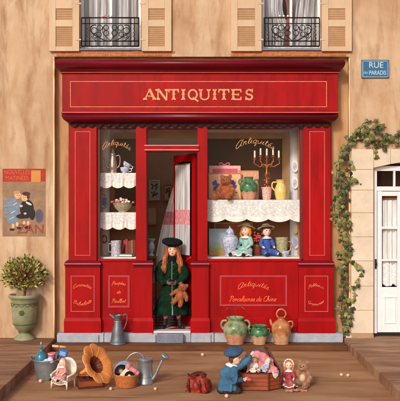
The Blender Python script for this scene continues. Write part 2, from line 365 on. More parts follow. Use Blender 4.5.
def prop(name, label, cat, px, py, Y=None, z=0.0, rz=0, group=None):
    if Y is None: Y = gy(py, z)
    o = thing(name, label, cat, at(px,py,Y), rz, group); s = S(Y); return o, s
def SM(s): return Matrix.Scale(s, 4)
def text_into(mb, body, size, x, z, Y, depth=.004, bold=0, sx=1.0, mi=None, align='CENTER', shear=0):
    c = bpy.data.curves.new('t','FONT'); c.body = body; c.size = size; c.extrude = depth/2; c.align_x = align; c.align_y = 'CENTER'; c.offset = bold; c.shear = shear
    o = bpy.data.objects.new('t', c); COL.objects.link(o); dg = bpy.context.evaluated_depsgraph_get(); dg.update()
    me = bpy.data.meshes.new_from_object(o.evaluated_get(dg)); bpy.data.objects.remove(o)
    mb.add([(x+v.co.x*sx, Y-v.co.z, z+v.co.y) for v in me.vertices], [tuple(p.vertices) for p in me.polygons], False, mi)
    bpy.data.meshes.remove(me)
def smooth_pts(P, k=5, closed=False):
    P = [Vector(p) for p in P]; n = len(P)
    if n < 3: return P
    out = []
    for i in range(n if closed else n-1):
        g = (lambda j: P[j % n]) if closed else (lambda j: P[max(0,min(n-1,j))])
        a,b,c,d = g(i-1),g(i),g(i+1),g(i+2)
        for j in range(k):
            t = j/k; out.append(.5*((2*b)+(c-a)*t+(2*a-5*b+4*c-d)*t*t+(3*b-a-3*c+d)*t**3))
    if not closed: out.append(P[-1])
    return out
# handwriting: control points per letter, x-height 1
G = {
'a':(1.0,[[(.75,.8),(.4,1),(.08,.55),(.25,.02),(.6,.2),(.78,.95),(.76,.15),(1.0,.1)]]),
'b':(.85,[[(0,.1),(.35,1.3),(.4,2),(.15,1.7),(.15,.2),(.45,0),(.7,.5),(.45,.85),(.85,.75)]]),
'c':(.75,[[(.65,.8),(.4,1),(.1,.5),(.3,.02),(.75,.2)]]),
'd':(1.0,[[(.7,.8),(.35,.95),(.08,.5),(.3,.02),(.65,.3),(.8,1.9),(.75,.2),(1,.1)]]),
'e':(.75,[[(0,.3),(.5,.5),(.5,.95),(.2,.9),(.1,.35),(.35,.02),(.75,.25)]]),
'é':(.75,[[(0,.3),(.5,.5),(.5,.95),(.2,.9),(.1,.35),(.35,.02),(.75,.25)],[(.3,1.35),(.65,1.75)]]),
'h':(.95,[[(0,.1),(.35,1.3),(.35,2),(.15,1.7),(.12,0),(.2,.6),(.5,1),(.62,.7),(.62,.1),(.95,.15)]]),
'i':(.5,[[(0,.2),(.2,1),(.15,.2),(.5,.1)],[(.25,1.4),(.3,1.5)]]),
'l':(.55,[[(0,.1),(.4,1.3),(.4,2),(.15,1.7),(.15,.25),(.55,.1)]]),
'n':(1.0,[[(0,.9),(.15,.95),(.15,0),(.2,.6),(.5,1),(.62,.7),(.65,.1),(1,.15)]]),
'o':(.85,[[(.4,1),(.08,.5),(.35,0),(.68,.45),(.45,1),(.85,.85)]]),
'p':(1.0,[[(0,.9),(.2,.95),(.15,-.9)],[(.17,.5),(.5,1),(.8,.55),(.45,.02),(.2,.2)],[(.6,.1),(1,.15)]]),
'q':(1.0,[[(.75,.8),(.4,1),(.08,.55),(.3,.02),(.65,.3),(.76,.95),(.7,-.9),(1.0,.1)]]),
'r':(.7,[[(0,.2),(.2,1.05),(.3,.85),(.5,.85),(.45,.2),(.7,.1)]]),
's':(.65,[[(0,.1),(.35,1.05),(.5,.5),(.4,.05),(.1,.15)],[(.4,.05),(.65,.15)]]),
't':(.6,[[(.05,.3),(.3,1.8),(.22,.2),(.6,.1)],[(.02,1.25),(.6,1.3)]]),
'u':(1.0,[[(.05,.95),(.1,.3),(.35,.02),(.65,.4),(.75,1),(.72,.2),(1,.1)]]),
'v':(.85,[[(0,.9),(.2,.95),(.3,.05),(.65,.9),(.85,.9)]]),
'x':(.85,[[(.05,.9),(.3,.8),(.5,.1),(.85,.1)],[(.7,1),(.1,0)]]),
'A':(1.6,[[(1.2,1.5),(.7,1.9),(.1,1.1),(.35,.05),(.9,.25),(1.25,1.3),(1.3,1.8),(1.2,.2),(1.6,.1)]]),
'B':(1.3,[[(.1,1.5),(.5,1.9),(.3,0)],[(.35,1.7),(.9,1.9),(.8,1.1),(.4,1.05),(1,.8),(.9,.1),(.2,0)]]),
'C':(1.2,[[(1,1.6),(.7,1.95),(.15,1.2),(.3,.1),(.8,.05),(1.2,.4)]]),
'P':(1.15,[[(.1,.1),(.3,.05),(.5,1.9)],[(.05,1.5),(.5,2),(1.1,1.7),(.9,1.0),(.4,.95)]]),
'G':(1.3,[[(1,1.6),(.6,1.95),(.15,1.1),(.4,.1),(.9,.3),(1,.9),(.65,.85)],[(1,.9),(1,-.3),(.5,-.4)]]),
'T':(1.2,[[(.05,1.5),(.3,1.85),(1.2,1.9)],[(.7,1.85),(.5,.1),(.15,.15)]]),
' ':(.55,[]),
}
def script(mb, word, cx, cz, Y, u, r, curve=0.0, slant=.3, width=None, mi=None):
    """cursive word centred on (cx, cz), u metres per x-height, curve>0 arches upward"""
    adv = [G[ch][0] for ch in word]; tot = sum(adv); w = width or tot*u; k = w/tot; x = -w/2
    for ch,a in zip(word,adv):
        for st in G[ch][1]:
            P = []
            for (gx,gz) in smooth_pts([(p[0],p[1],0) for p in st],4) and [(q.x,q.y) for q in smooth_pts([(p[0],p[1],0) for p in st],4)]:
                xx = x+(gx+slant*gz)*k; t = 2*xx/w; base = curve*(1-t*t)
                P.append((cx+xx, Y, cz+base+gz*u))
            R = [r*(.65+.5*abs(math.sin(3*i/len(P)+.4))) for i in range(len(P))]
            mb.tube(P, R, 5, mi, flat=.5)
        x += a*k
# slab serif capitals for the fascia
def slab(mb, ch, x, z, h, w, Y, t):
    cnt=[0]
    def bar(x0,z0,x1,z1,wd):
        d = Vector((x1-x0,z1-z0)); n = Vector((-d.y,d.x)).normalized()*wd/2
        cnt[0]+=1; e_=cnt[0]*.00012; mb.prism([(x0+n.x,z0+n.y),(x0-n.x,z0-n.y),(x1-n.x,z1-n.y),(x1+n.x,z1+n.y)], Y-t-e_, Y-e_*.1)
    T = h*.2; th = h*.09
    def serif(cx,cz,up):          # flared, notched slab serif
        s = 1 if up else -1; q = h*.19
        mb.prism([(cx-q,cz),(cx-q*.9,cz-s*th*1.5),(cx-T*.45,cz-s*th*2.4),(cx+T*.45,cz-s*th*2.4),(cx+q*.9,cz-s*th*1.5),(cx+q,cz),(cx,cz-s*th*.5)], Y-t-.004-(.0003 if up else 0)-cnt[0]*.0001, Y)
    def stem(cx): bar(cx,z+th,cx,z+h-th,T); serif(cx,z,False); serif(cx,z+h,True); mb.prism([(cx-T*.95,z+h/2),(cx,z+h/2+T*.55),(cx+T*.95,z+h/2),(cx,z+h/2-T*.55)], Y-t-.0055, Y)
    def arc(cx,cz,rx,rz,a0,a1,wd,n=18):
        P = [(cx+rx*math.cos(a0+(a1-a0)*i/n), Y-t/2, cz+rz*math.sin(a0+(a1-a0)*i/n)) for i in range(n+1)]
        for i in range(n): bar(P[i][0],P[i][2],P[i+1][0],P[i+1][2],wd)
    l, r_ = x-w/2, x+w/2
    if ch == 'A': bar(l+h*.12,z+th,x,z+h,T*.55); bar(r_-h*.12,z+th,x-T*.2,z+h,T*1.05); bar(l+w*.3,z+h*.36,r_-w*.3,z+h*.36,th); serif(l+h*.12,z,False); serif(r_-h*.12,z,False)
    if ch == 'N': bar(l+h*.15,z,l+h*.15,z+h,T*.6); bar(r_-h*.15,z,r_-h*.15,z+h,T*.6); bar(l+h*.15,z+h,r_-h*.15,z,T*1.0); serif(l+h*.15,z,False); serif(l+h*.1,z+h,True); serif(r_-h*.15,z+h,True)
    if ch == 'T': stem(x); bar(l,z+h-th*.8,r_,z+h-th*.8,th*1.5); bar(l+th,z+h,l+th*.4,z+h*.68,th*1.3); bar(r_-th,z+h,r_-th*.4,z+h*.68,th*1.3)
    if ch == 'I': stem(x)
    if ch == 'Q': arc(x,z+h/2,w*.36,h*.42,0,2*PI,T*.8,26); bar(x,z+h*.25,r_-w*.02,z-h*.12,T*.7)
    if ch == 'U': stem_x = l+h*.17; bar(stem_x,z+h*.3,stem_x,z+h-th,T); bar(r_-h*.15,z+h*.25,r_-h*.15,z+h-th,T*.6); arc(x+.0,z+h*.32,(w-h*.32)/2,h*.27,PI,2*PI,T*.7,12); serif(stem_x,z+h,True); serif(r_-h*.15,z+h,True)
    if ch == 'E': sx = l+h*.2; stem(sx); bar(sx,z+h-th*.8,r_-th,z+h-th*.8,th*1.5); bar(sx,z+th*.8,r_-th,z+th*.8,th*1.5); bar(sx,z+h/2,r_-w*.3,z+h/2,th*1.3); bar(r_-th,z+h,r_-th*.5,z+h*.7,th*1.3); bar(r_-th,z,r_-th*.5,z+h*.3,th*1.3); bar(r_-w*.3,z+h*.62,r_-w*.3,z+h*.38,th)
    if ch == 'S': arc(x,z+h*.71,w*.27,h*.22,.15*PI,1.5*PI,T*.8,14); arc(x,z+h*.28,w*.3,h*.22,-.85*PI,.5*PI,T*.9,14); bar(x+w*.3,z+h,x+w*.3,z+h*.68,th*1.2); bar(x-w*.32,z,x-w*.32,z+h*.34,th*1.2)

# ================================================================== SETTING
RX = X(343)                                                     # half-width of the sunken paving
g = MB(); g.box(-60,60,-60,30,-.3,0)
tag(part('ground', g, ground_m), kind='structure')
for nm,a,b in (('left_pavement',-40,-RX),('right_pavement',RX,40)):
    m = MB(); m.box(a,b,-9,0.3,-.05,.13); tag(part(nm, m, pave_m, bevel=.012), kind='structure')
m = MB(); m.box(-RX+.003,RX-.003,-.40,.3,.002,.08); tag(part('kerb', m, step_m, bevel=.012), kind='structure')

# house wall with its windows, shutters, brick courses and side door
house = thing('house_facade', 'ochre plastered house wall with cream shuttered windows above the red shop', 'building', (0,0,0))
ZT = 7.0
def holed(mb, x0, x1, z0, z1, holes, y0, y1, mi=None):
    xs = sorted({x0,x1,*[h[0] for h in holes],*[h[1] for h in holes]}); zs = sorted({z0,z1,*[h[2] for h in holes],*[h[3] for h in holes]})
    xs = [v for v in xs if x0<=v<=x1]; zs = [v for v in zs if z0<=v<=z1]
    for i in range(len(xs)-1):
        for j in range(len(zs)-1):
            cx,cz = (xs[i]+xs[i+1])/2,(zs[j]+zs[j+1])/2
            if any(h[0]<cx<h[1] and h[2]<cz<h[3] for h in holes): continue
            mb.add([(xs[i],y0,zs[j]),(xs[i+1],y0,zs[j]),(xs[i+1],y0,zs[j+1]),(xs[i],y0,zs[j+1])],[(0,1,2,3)],False,mi)
    for a,b,c,d in holes:
        mb.add([(a,y0,c),(b,y0,c),(b,y0,d),(a,y0,d),(a,y1,c),(b,y1,c),(b,y1,d),(a,y1,d)],[(0,1,5,4),(1,2,6,5),(2,3,7,6),(3,0,4,7)],False,mi)
WZ0, WZ1 = Z(49), Z(-60)
wins = [(80,141),(262,321)]
holes = [(X(a),X(b),WZ0,WZ1) for a,b in wins] + [(X(54.5),X(349),0.0,Z(57))] + [(X(373),X(373)+1.35,.1,Z(163))]
m = MB(); holed(m, -9, 9, 0, ZT, holes, 0, .35); part('wall', m, wall_m, house)
m = MB(); holed(m, X(54.5)-.02, X(349)+.02, 0, Z(55), [(X(69,.12),X(331,.12),0.0,Z(70,.12))], .12, .2); part('recess_wall', m, recess_m, house)
bead = mat('highlight_bead', (250,214,160), .8, var=.08)  # pale bead along the recess edges, the corner highlight put into its colour
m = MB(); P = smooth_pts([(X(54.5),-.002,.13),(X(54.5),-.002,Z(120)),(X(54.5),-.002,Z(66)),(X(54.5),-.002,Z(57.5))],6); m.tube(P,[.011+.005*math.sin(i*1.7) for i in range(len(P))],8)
part('corner_highlight_bead', m, bead, house); m = MB()
P = smooth_pts([(X(349),-.002,.13),(X(349),-.002,Z(120)),(X(349),-.002,Z(64)),(X(348.8),-.002,Z(58))],6); m.tube(P,[.010+.005*math.sin(i*2.1) for i in range(len(P))],8); part('corner_highlight_bead', m, bead, house)
for k,(a,b) in enumerate(wins):
    # brick course with individual bricks standing a hair proud
    m = MB(); x0,x1 = ((57,172),(231,346))[k]; zt, zb = Z(51.2), Z(56.6); n = 13; m.box(X(x0)-.004,X(x1)+.004,-.004,.04,zb-.004,zt+.002,mi=1)
    for i in range(n):
        xa = X(x0)+(X(x1)-X(x0))*i/n; xb = X(x0)+(X(x1)-X(x0))*(i+1)/n-.012
        
        for r_ in range(2):
            o_ = .06*(r_); m.box(xa+o_, xb+o_, -.008-random.random()*.006, .05, zb+(zt-zb)*r_/2+.004, zb+(zt-zb)*(r_+1)/2-.003)
    part('brick_course', m, [brick_m,mat('brick_mortar',(196,140,96),.9,var=.15,vs=20)], house, bevel=.003)
    w_ = thing('window', None, None); w_.parent = house
    m = MB(); zz0, zz1 = WZ0, WZ1; xa,xb = X(a),X(b); fr = .045
    m.box(xa,xa+fr,.1,.15,zz0,zz1); m.box(xb-fr,xb,.1,.15,zz0,zz1); m.box((xa+xb)/2-.02,(xa+xb)/2+.02,.095,.145,zz0+fr,zz1); m.box(xa+fr,xb-fr,.102,.152,zz0,zz0+fr+.02)
    part('window_frame', m, white_paint, w_, bevel=.004)
    m = MB(); m.box(xa+.02,xb-.02,.128,.132,zz0+.02,zz1-.01); part('window_pane', m, glass_m, w_)
    m = MB(); m.mould(xa-.03,xb+.03,-.02,.1,[(0,.0,WZ0+.0),(0.01,.02,WZ0-.008),(.01,.02,WZ0-.03),(0,.0,WZ0-.04)]); part('window_sill', m, plinth_dk, w_)
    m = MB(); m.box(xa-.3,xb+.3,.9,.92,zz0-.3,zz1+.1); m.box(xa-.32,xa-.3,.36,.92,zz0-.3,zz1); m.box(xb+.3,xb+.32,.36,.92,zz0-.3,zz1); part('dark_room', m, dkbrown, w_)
    m = MB(); W = xb-xa
    if k == 0:
        m.sheet(lambda u,v: (xa+.03+(W-.06)*u, .24+.035*math.sin(u*46)+.02*math.sin(u*21+1), zz0+.02+(zz1-zz0-.03)*v), 120, 6)
    else:
        for side in (0,1):
            def f(u,v,side=side):
                h = 1-v; tie = .5+.5*math.exp(-((v-.28)/.16)**2)*0
                wdt = W*.5*(1-.42*math.exp(-((v-.34)/.2)**2)) if side == 0 else W*.55*(1-.25*math.exp(-((v-.2)/.2)**2))
                x_ = xa+.03+wdt*u if side == 0 else xb-.03-wdt*u
                x_ += (.09*math.sin(v*7)*(u) if side==0 else -.12*math.sin(v*6+1)*u)
                return (x_, .24+.03*math.sin(u*30+v*3)+.02*side, zz0+.02+(zz1-zz0-.03)*v)
            m.sheet(f, 60, 24)
    part('window_curtain', m, curtain_m, w_)
    # wrought iron guard rail
    r0,r1 = a+2, b-2; Yr = -.06; m = MB()
    def V_(px,py): return (X(px,Yr),Yr,Z(py,Yr))
    for py,rr in ((18.2,.011),(24,.008),(41.5,.009),(46.6,.011)): m.tube([V_(r0,py),V_(r1,py)],rr,8)
    for px in (r0,r0+4,r0+8,r1-8,r1-4,r1): m.tube([V_(px,18.2),V_(px,46.6)],.009 if px in(r0,r1) else .0065,8)
    for px in (r0,r1): m.tube([V_(px,18.6),(X(px,0),.03,Z(18.6,0))],.008,6); m.tube([V_(px,46),(X(px,0),.03,Z(46,0))],.008,6)
    mid = (r0+r1)/2
    for sgn in (-1,1):
        for (dx,py,R) in ((4.2,28,2.4),(4.2,33.5,2.6),(10.5,28.2,2.7),(16,31,2.9),(11,34.6,2.3),(15,36.5,2.0)):
            c = (mid+sgn*dx,py); m.tube([V_(c[0]+R*math.cos(2*PI*i/18),c[1]+R*math.sin(2*PI*i/18)) for i in range(18)],.0062,6,closed=True)
        m.tube(smooth_pts([V_(mid,41.5),V_(mid+sgn*6,40.5),V_(mid+sgn*11,38),V_(mid+sgn*17,34.5),V_(mid+sgn*20,30),V_(mid+sgn*18,26),V_(mid+sgn*14,25.5)],5),.0085,6)
        m.tube(smooth_pts([V_(mid,41),V_(mid+sgn*3.2,38),V_(mid+sgn*7.5,33),V_(mid+sgn*7,27)],5),.0062,6)
        m.tube(smooth_pts([V_(mid+sgn*3,41.5),V_(mid+sgn*14,41),V_(mid+sgn*19,36.5)],5),.0062,6)
        for q in range(4): m.tube(smooth_pts([V_(mid+sgn*22.8,25+q*4),V_(mid+sgn*24.2,27+q*4),V_(mid+sgn*22.8,29+q*4)],4),.005,5)
    part('railing', m, iron, house)
for a,b in ((49.5,79.5),(142,171.5),(231,261.5),(321.5,351.5)):
    sh = thing('shutter', None, None); sh.parent = house
    ya,yb = -.055,-.012; m = MB(); x0,x1 = X(a,ya),X(b,ya)
    z_ = lambda p: Z(p,ya)
    st = .085
    pans = [(z_(20.5),z_(9)),(z_(47),z_(27)),(z_(0.5),z_(-30))]
    xi0,xi1 = x0+.088*1.15, x1-.088*1.15
    m.box(x0,xi0,ya,yb,z_(51.5),z_(-60)); m.box(xi1,x1,ya,yb,z_(51.5),z_(-60))
    for za,zb in ((z_(51.5),z_(47)),(z_(27),z_(20.5)),(z_(9),z_(.5)),(z_(-30),z_(-60))): m.box(xi0,xi1,ya+.001,yb,za,zb)
    part('frame', m, shutter_m, sh, bevel=.004)
    m = MB(); m.box(xi0,xi1,-.034,yb-.001,z_(49),z_(-40))
    for za,zb in pans:
        n = max(3,int((zb-za)/.03)); 
        for i in range(n):
            zc = za+(zb-za)*(i+.5)/n; m.T = Matrix.Translation((0,(ya+yb)/2,zc)) @ Matrix.Rotation(-1.05,4,'X'); m.box(xi0+.001,xi1-.001,-.019,.019,-.004,.004)
        m.T = Matrix()
    part('slats', m, slat_m, sh)
    for zq in (40,4): 
        m = MB(); xh = x1-.01 if (a in (49.5,231)) else x0+.01; m.box(xh-.045,xh+.045,ya-.006,ya+.001,z_(zq)-.012,z_(zq)+.012); part('hinge', m, shutter_m, sh, bevel=.003)
# flower pot on the left rail
m_pink = mat('pink_petals', (222,150,124), .8, var=.2, vs=30)
o,s = prop('flower_spray', 'small spray of salmon flowers resting on the left balcony rail', 'flowers', 106, 18.3, -.06)
m = MB(SM(s)); m.tube(smooth_pts([(-7,0,.3),(-3,0,.9),(2,0,.5),(9,0,.3)],4),.4,6); part('stem', m, bark, o)
m = MB(SM(s))
for i in range(16): m.ell((random.uniform(-6,8),random.uniform(-.6,.6),random.uniform(.3,2.4)),random.uniform(.5,.9),8,6)
part('petals', m, m_pink, o)
o,s = prop('flower_spray', 'three white and red blossoms on the right balcony rail', 'flowers', 284, 18.3, -.06)
m = MB(SM(s)); m.tube(smooth_pts([(-8,0,.2),(-2,0,.9),(4,0,.6),(9,0,.2)],4),.45,6); part('stem', m, bark, o)
m = MB(SM(s))
for dx in (-4.5,-.5,3.5): m.ell((dx,-.3,1.7),(1.2,.8,1),8,6)
part('petals', m, white_cloth, o)
o,s = prop('red_curtain_tie', 'long reddish brown drape hanging inside the right upper window', 'drape', 287, 46, .2)
m = MB(SM(s)); m.sheet(lambda u,v:(-4+6*u+5*math.sin(v*4.2)*v+3*v, math.sin(u*12)*.8-.0, -1+62*v),12,22); part('cloth', m, mat('russet_drape',(122,84,84),.9,var=.25,vs=9), o, solid=.004)
# stone door surround and white side door
dz = lambda p: Z(p)
DX0, DX1 = X(373), X(373)+1.35
m = MB(); ys = [333.0,310,286,261,237,213,190.5,170,149.5]
for i in range(len(ys)-1):
    off = 0 if i%2 else 0
    m.box(X(350.5),X(372.6),-.035,.05,max(.13,Z(ys[i]))+.006,Z(ys[i+1]))
m2 = MB(); m2.box(X(350.5)+.004,X(372.6)-.004,-.028,.04,.132,Z(150)); m2.box(X(372.6),DX1+.3,-.028,.04,Z(162.5),Z(150.3)); part('mortar', m2, joint_m, house)
for i in range(7):    # lintel stones, gently arched underside
    xa = X(372.9)+i*.26; xb = xa+.254; u = lambda x: Z(168)+.10*math.sin(min(1,max(0,(x-DX0)/1.35))*PI)
    m.prism([(xa,u(xa)),(xa+.127,u(xa+.127)),(xb,u(xb)),(xb,Z(149.5)),(xa,Z(149.5))],-.035,.05)
m.box(DX1,DX1+.34,-.035,.05,.13,Z(169)); m.box(X(345.2),X(373),-.02,-.002,.131,Z(334.5)) 
part('stone_surround', m, stone_m, house, bevel=.006)
dr = thing('door', None, None); dr.parent = house
def dbox(mb,a,b,y0,y1,Y=.06,dep=.05): mb.box(X(a,Y),X(b,Y),Y,Y+dep,max(.17,Z(y1,Y)),Z(y0,Y))
m = MB(); dbox(m,373.5,376.5,166,333); dbox(m,376.5,460,166,171,.062); dbox(m,376.5,460,186.5,191,.064); dbox(m,393,395,171,186.5,.066); dbox(m,420,422,171,186.5,.066); dbox(m,455,462,166,333,.063)
part('door_frame', m, white_paint, dr, bevel=.005)
m = MB(); Y=.075
dbox(m,377,381.5,191,332,Y); dbox(m,397,420,191.5,332,Y+.002); dbox(m,381.5,397,191.5,196,Y+.002); dbox(m,381.5,397,226.5,229,Y+.006); dbox(m,381.5,397,259,261,Y+.006); dbox(m,381.5,397,287,332,Y+.001); dbox(m,437,455,191.5,332,Y+.001); dbox(m,420,437,287,332,Y+.003); dbox(m,420,437,191.5,196,Y+.003)
part('door_leaf', m, white_paint, dr, bevel=.005)
m = MB(); 
for a,b,c,d in ((383.5,395,296,322),): 
    m.mould(X(a,Y),X(b,Y),Y-.003,Y+.01,[(0,0,Z(c,Y)),(.012,.012,Z(c,Y)+.0),(.012,.012,Z(c,Y)-.02),(0,0,Z(c,Y)-.02)])
    m.box(X(a,Y),X(a,Y)+.016,Y-.012,Y+.0005,Z(d,Y),Z(c,Y)-.02); m.box(X(b,Y)-.016,X(b,Y),Y-.012,Y+.0005,Z(d,Y),Z(c,Y)-.02); m.box(X(a,Y),X(b,Y),Y-.013,Y+.0005,Z(d,Y)-.018,Z(d,Y))
part('panel_moulding', m, white_paint, dr, bevel=.003)
m = MB(); m.box(X(381,.1),X(456,.1),.1,.104,Z(288,.1),Z(170,.1)); part('door_pane', m, glass_m, dr)
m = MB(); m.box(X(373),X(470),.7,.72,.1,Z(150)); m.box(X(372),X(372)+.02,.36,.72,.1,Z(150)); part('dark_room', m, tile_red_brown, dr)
m = MB(); xa,xb = X(382,.16),X(436,.16)
def f(u,v):
    x_ = xa+(xb-xa)*u; zb = Z(284,.16)-.035*abs(math.sin(u*16)); return (x_, .16+.02*math.sin(u*70), zb+(Z(200,.16)-zb)*v)
m.sheet(f,120,8); part('door_curtain', m, curtain_w, dr)
m = MB(); xa2,xb2 = X(382,.14),X(436,.14)
def f(u,v):
    x_ = xa2+(xb2-xa2)*u; zb = Z(283,.14)-.04*abs(math.sin(u*16)); zt = Z(262,.14)+.05*math.cos(u*16*1.0); return (x_, .14+.012*math.sin(u*50), zb+(zt-zb)*v)
m.sheet(f,90,6); part('lace_border', m, lace_m, dr)
m = MB(); m.tube([(X(381,.15),.15,Z(199,.15)),(X(437,.15),.15,Z(199,.15))],.008,8); part('curtain_rod', m, frame_g, dr)
m = MB(); c = at(375.5,263.5,.03); m.ell(c,(.018,.02,.03),12,8); m.box(c.x-.012,c.x+.012,.045,.058,c.z-.08,c.z+.07); part('handle', m, iron, dr)

# ================================================================== SHOPFRONT
shop = thing('shopfront', 'red painted wooden antique shop front with a maroon cornice and gold lettering', 'shop front', (0,0,0))
Yf = -.10
m = MB(); A = lambda py,Y: Z(py,Y)
xl, xr = X(62.5,Yf), X(337.5,Yf)
prof = [(.045,.08,A(59.5,-.2)),(.07,.13,A(60.5,-.22)),(.085,.15,A(62.5,-.25)),(.085,.15,A(64,-.25)),(.078,.14,A(65.6,-.24)),(.068,.12,A(67.4,-.22)),(.05,.09,A(69.2,-.2)),(.032,.05,A(71,-.15)),(.02,.028,A(72.4,-.12)),(.02,.028,A(73.3,-.12)),(.0,.0,A(74.2,-.1))]
m.mould(xl,xr,Yf,.12,prof,smooth=True); part('cornice', m, maroon, shop)
m = MB(); m.mould(xl-.022,xr+.022,Yf-.03,.1,[(0,0,A(72.3,-.13)),(.006,.006,A(72.8,-.13)),(0,0,A(73.3,-.13))]); part('cornice_bead', m, pink_line, shop)
m = MB(); m.box(xl,xr,Yf,.12,A(113,Yf),A(73.5,Yf)); part('fascia', m, red, shop, bevel=.004)
def frame_line(mb,a,b,c,d,Y,w=.9,t=.006):
    k = w*S(Y); x0,x1,z0,z1 = X(a,Y),X(b,Y),Z(d,Y),Z(c,Y)
    mb.box(x0,x1,Y-t,Y-.0005,z1-k,z1); mb.box(x0,x1,Y-t,Y-.0005,z0,z0+k); mb.box(x0,x0+k,Y-t,Y-.0005,z0+k,z1-k); mb.box(x1-k,x1,Y-t,Y-.0005,z0+k,z1-k)
m = MB(); frame_line(m,70.5,326.5,81.5,107.5,Yf,.8); part('fascia_line', m, palegold, shop)
m = MB(); m.pbox(71.6,325.4,82.6,106.4,Yf-.003,.0025); part('fascia_panel', m, red2, shop)
m = MB(); word = 'ANTIQUITES'; cs = [150,162.5,173.8,183.4,192.8,204.6,214.6,223.8,236.2,249]; ws = [12.5,12.5,11,7,12,12,7,11.5,11,10.5]
for ch,cx,w in zip(word,cs,ws):
    m = MB(); slab(m,ch,X(cx,Yf),Z(100.5,Yf),11.2*S(Yf),w*S(Yf)*.96,Yf-.003,.006); part('letter', m, gold, shop)
prof = [(.0,.0,A(111.4,Yf)),(.012,.02,A(112,Yf)),(.016,.028,A(113.5,Yf)),(.0,.01,A(114.2,Yf)),(-.0,.05,A(116,Yf)),(-.01,.06,A(118,Yf)),(-.03,.045,A(120,Yf)),(-.06,.02,A(121.5,Yf)),(-.085,.0,A(122.5,Yf))]
m = MB(); m.mould(xl,xr,Yf,.12,prof,smooth=True); part('lower_moulding', m, maroon, shop)
m = MB(); m.mould(xl-.003,xr+.003,Yf-.028,.1,[(.008,.004,A(112.2,Yf)),(.012,.008,A(112.9,Yf)),(.008,.004,A(113.5,Yf))]); part('lower_bead', m, pink_line, shop)
m = MB(); m.box(X(70,.0),X(330,0),.0,.18,Z(128.5),Z(118)); part('head_beam', m, maroon, shop)
# scalloped dark lace edging under the moulding
m = MB(); Yv=-.045; xa,xb = X(70.5,Yv),X(329.5,Yv); n = 31
def f(u,v):
    t = abs(math.sin(u*n*PI)); zt = Z(121,Yv); zb = Z(125.2+2.4*t,Yv); return (xa+(xb-xa)*u, Yv+.006*math.sin(u*n*2*PI), zb+(zt-zb)*v)
m.sheet(f, n*10, 2); part('lace_edging', m, blacklace, shop, solid=.003)
# pilasters and posts. (name, upper x0,x1, lower x0,x1, Y)
def column(ux0,ux1,lx0,lx1,panel):
    ps = thing('pilaster' if panel else 'door_post', None, None); ps.parent = shop
    m = MB(); Yu = -.02; m.pbox(ux0,ux1,122,263,Yu,.16)
    part('shaft', m, red, ps, bevel=.005)
    Yl = -.05; m = MB(); m.pbox(lx0,lx1,266,319,Yl,.18); part('pedestal', m, red, ps, bevel=.005)
    m = MB(); x0,x1 = X(lx0,Yl),X(lx1,Yl)
    m.mould(x0,x1,Yl,.1,[(-.02,-.02,Z(260.5,Yl)),(.0,.0,Z(261.8,Yl)),(.012,.014,Z(263,Yl)),(.014,.016,Z(264.6,Yl)),(.002,.004,Z(265.8,Yl)),(.0,.0,Z(267.6,Yl))],smooth=False); part('capital', m, maroon, ps, bevel=.003)
    m = MB(); m.mould(x0,x1,Yl-.014,.1,[(.01,.002,Z(263.1,Yl)),(.013,.006,Z(263.6,Yl)),(.01,.002,Z(264.1,Yl))]); part('capital_line', m, pink_line, ps)
    Yb = -.07; m = MB(); m.mould(x0,x1,Yl,.12,[(0,0,Z(317.5,Yb)),(.012,.012,Z(319,Yb)),(.016,.018,Z(321,Yb)),(.016,.018,Z(334,Yb)-.0)]); part('base_block', m, red2, ps, bevel=.003)
    m = MB()
    if panel:
        cx = (ux0+ux1)/2; frame_line(m,cx-7.7,cx+7.7,131.5,255.5,Yu,.75); cx2=(lx0+lx1)/2; part('pinstripe', m, pink_line, ps); m = MB()
        frame_line(m,cx2-11.8,cx2+11.8,275.5,311.5,Yl,.75)
        part('pinstripe', m, pink_line, ps)
        m = MB(); m.pbox(cx-6.7,cx+6.7,132.5,254.5,Yu-.0025,.002); part('inset_panel', m, red2, ps); m = MB(); m.pbox(cx2-10.8,cx2+10.8,276.5,310.5,Yl-.0025,.002); part('inset_panel', m, red2, ps)
        m = MB(); w1,w2 = ('Curiosités','Bibelots') if lx0 < 150 else ('Tableaux','Gravures')
        big = 1 if lx0 < 150 else .85
        lm_ = script_m if lx0<150 else palegold
        script(m,w1,X(cx2-.8,Yl),Z(289,Yl),Yl-.005,.027*big,.0042*big,curve=.045,width=.285*big)
        part('lettering', m, lm_, ps); m = MB()
        script(m,w2,X(cx2-.8,Yl),Z(302,Yl),Yl-.005,.029*big,.0042*big,curve=-.05,width=.285*big)
        part('lettering', m, script_m if lx0<150 else palegold, ps)
    return ps
column(69,97,65.5,100.5,True); column(303,330.5,298.5,333.5,True); column(136,146.8,133.8,152.5,False); column(197.5,207.5,191.5,208.8,False)
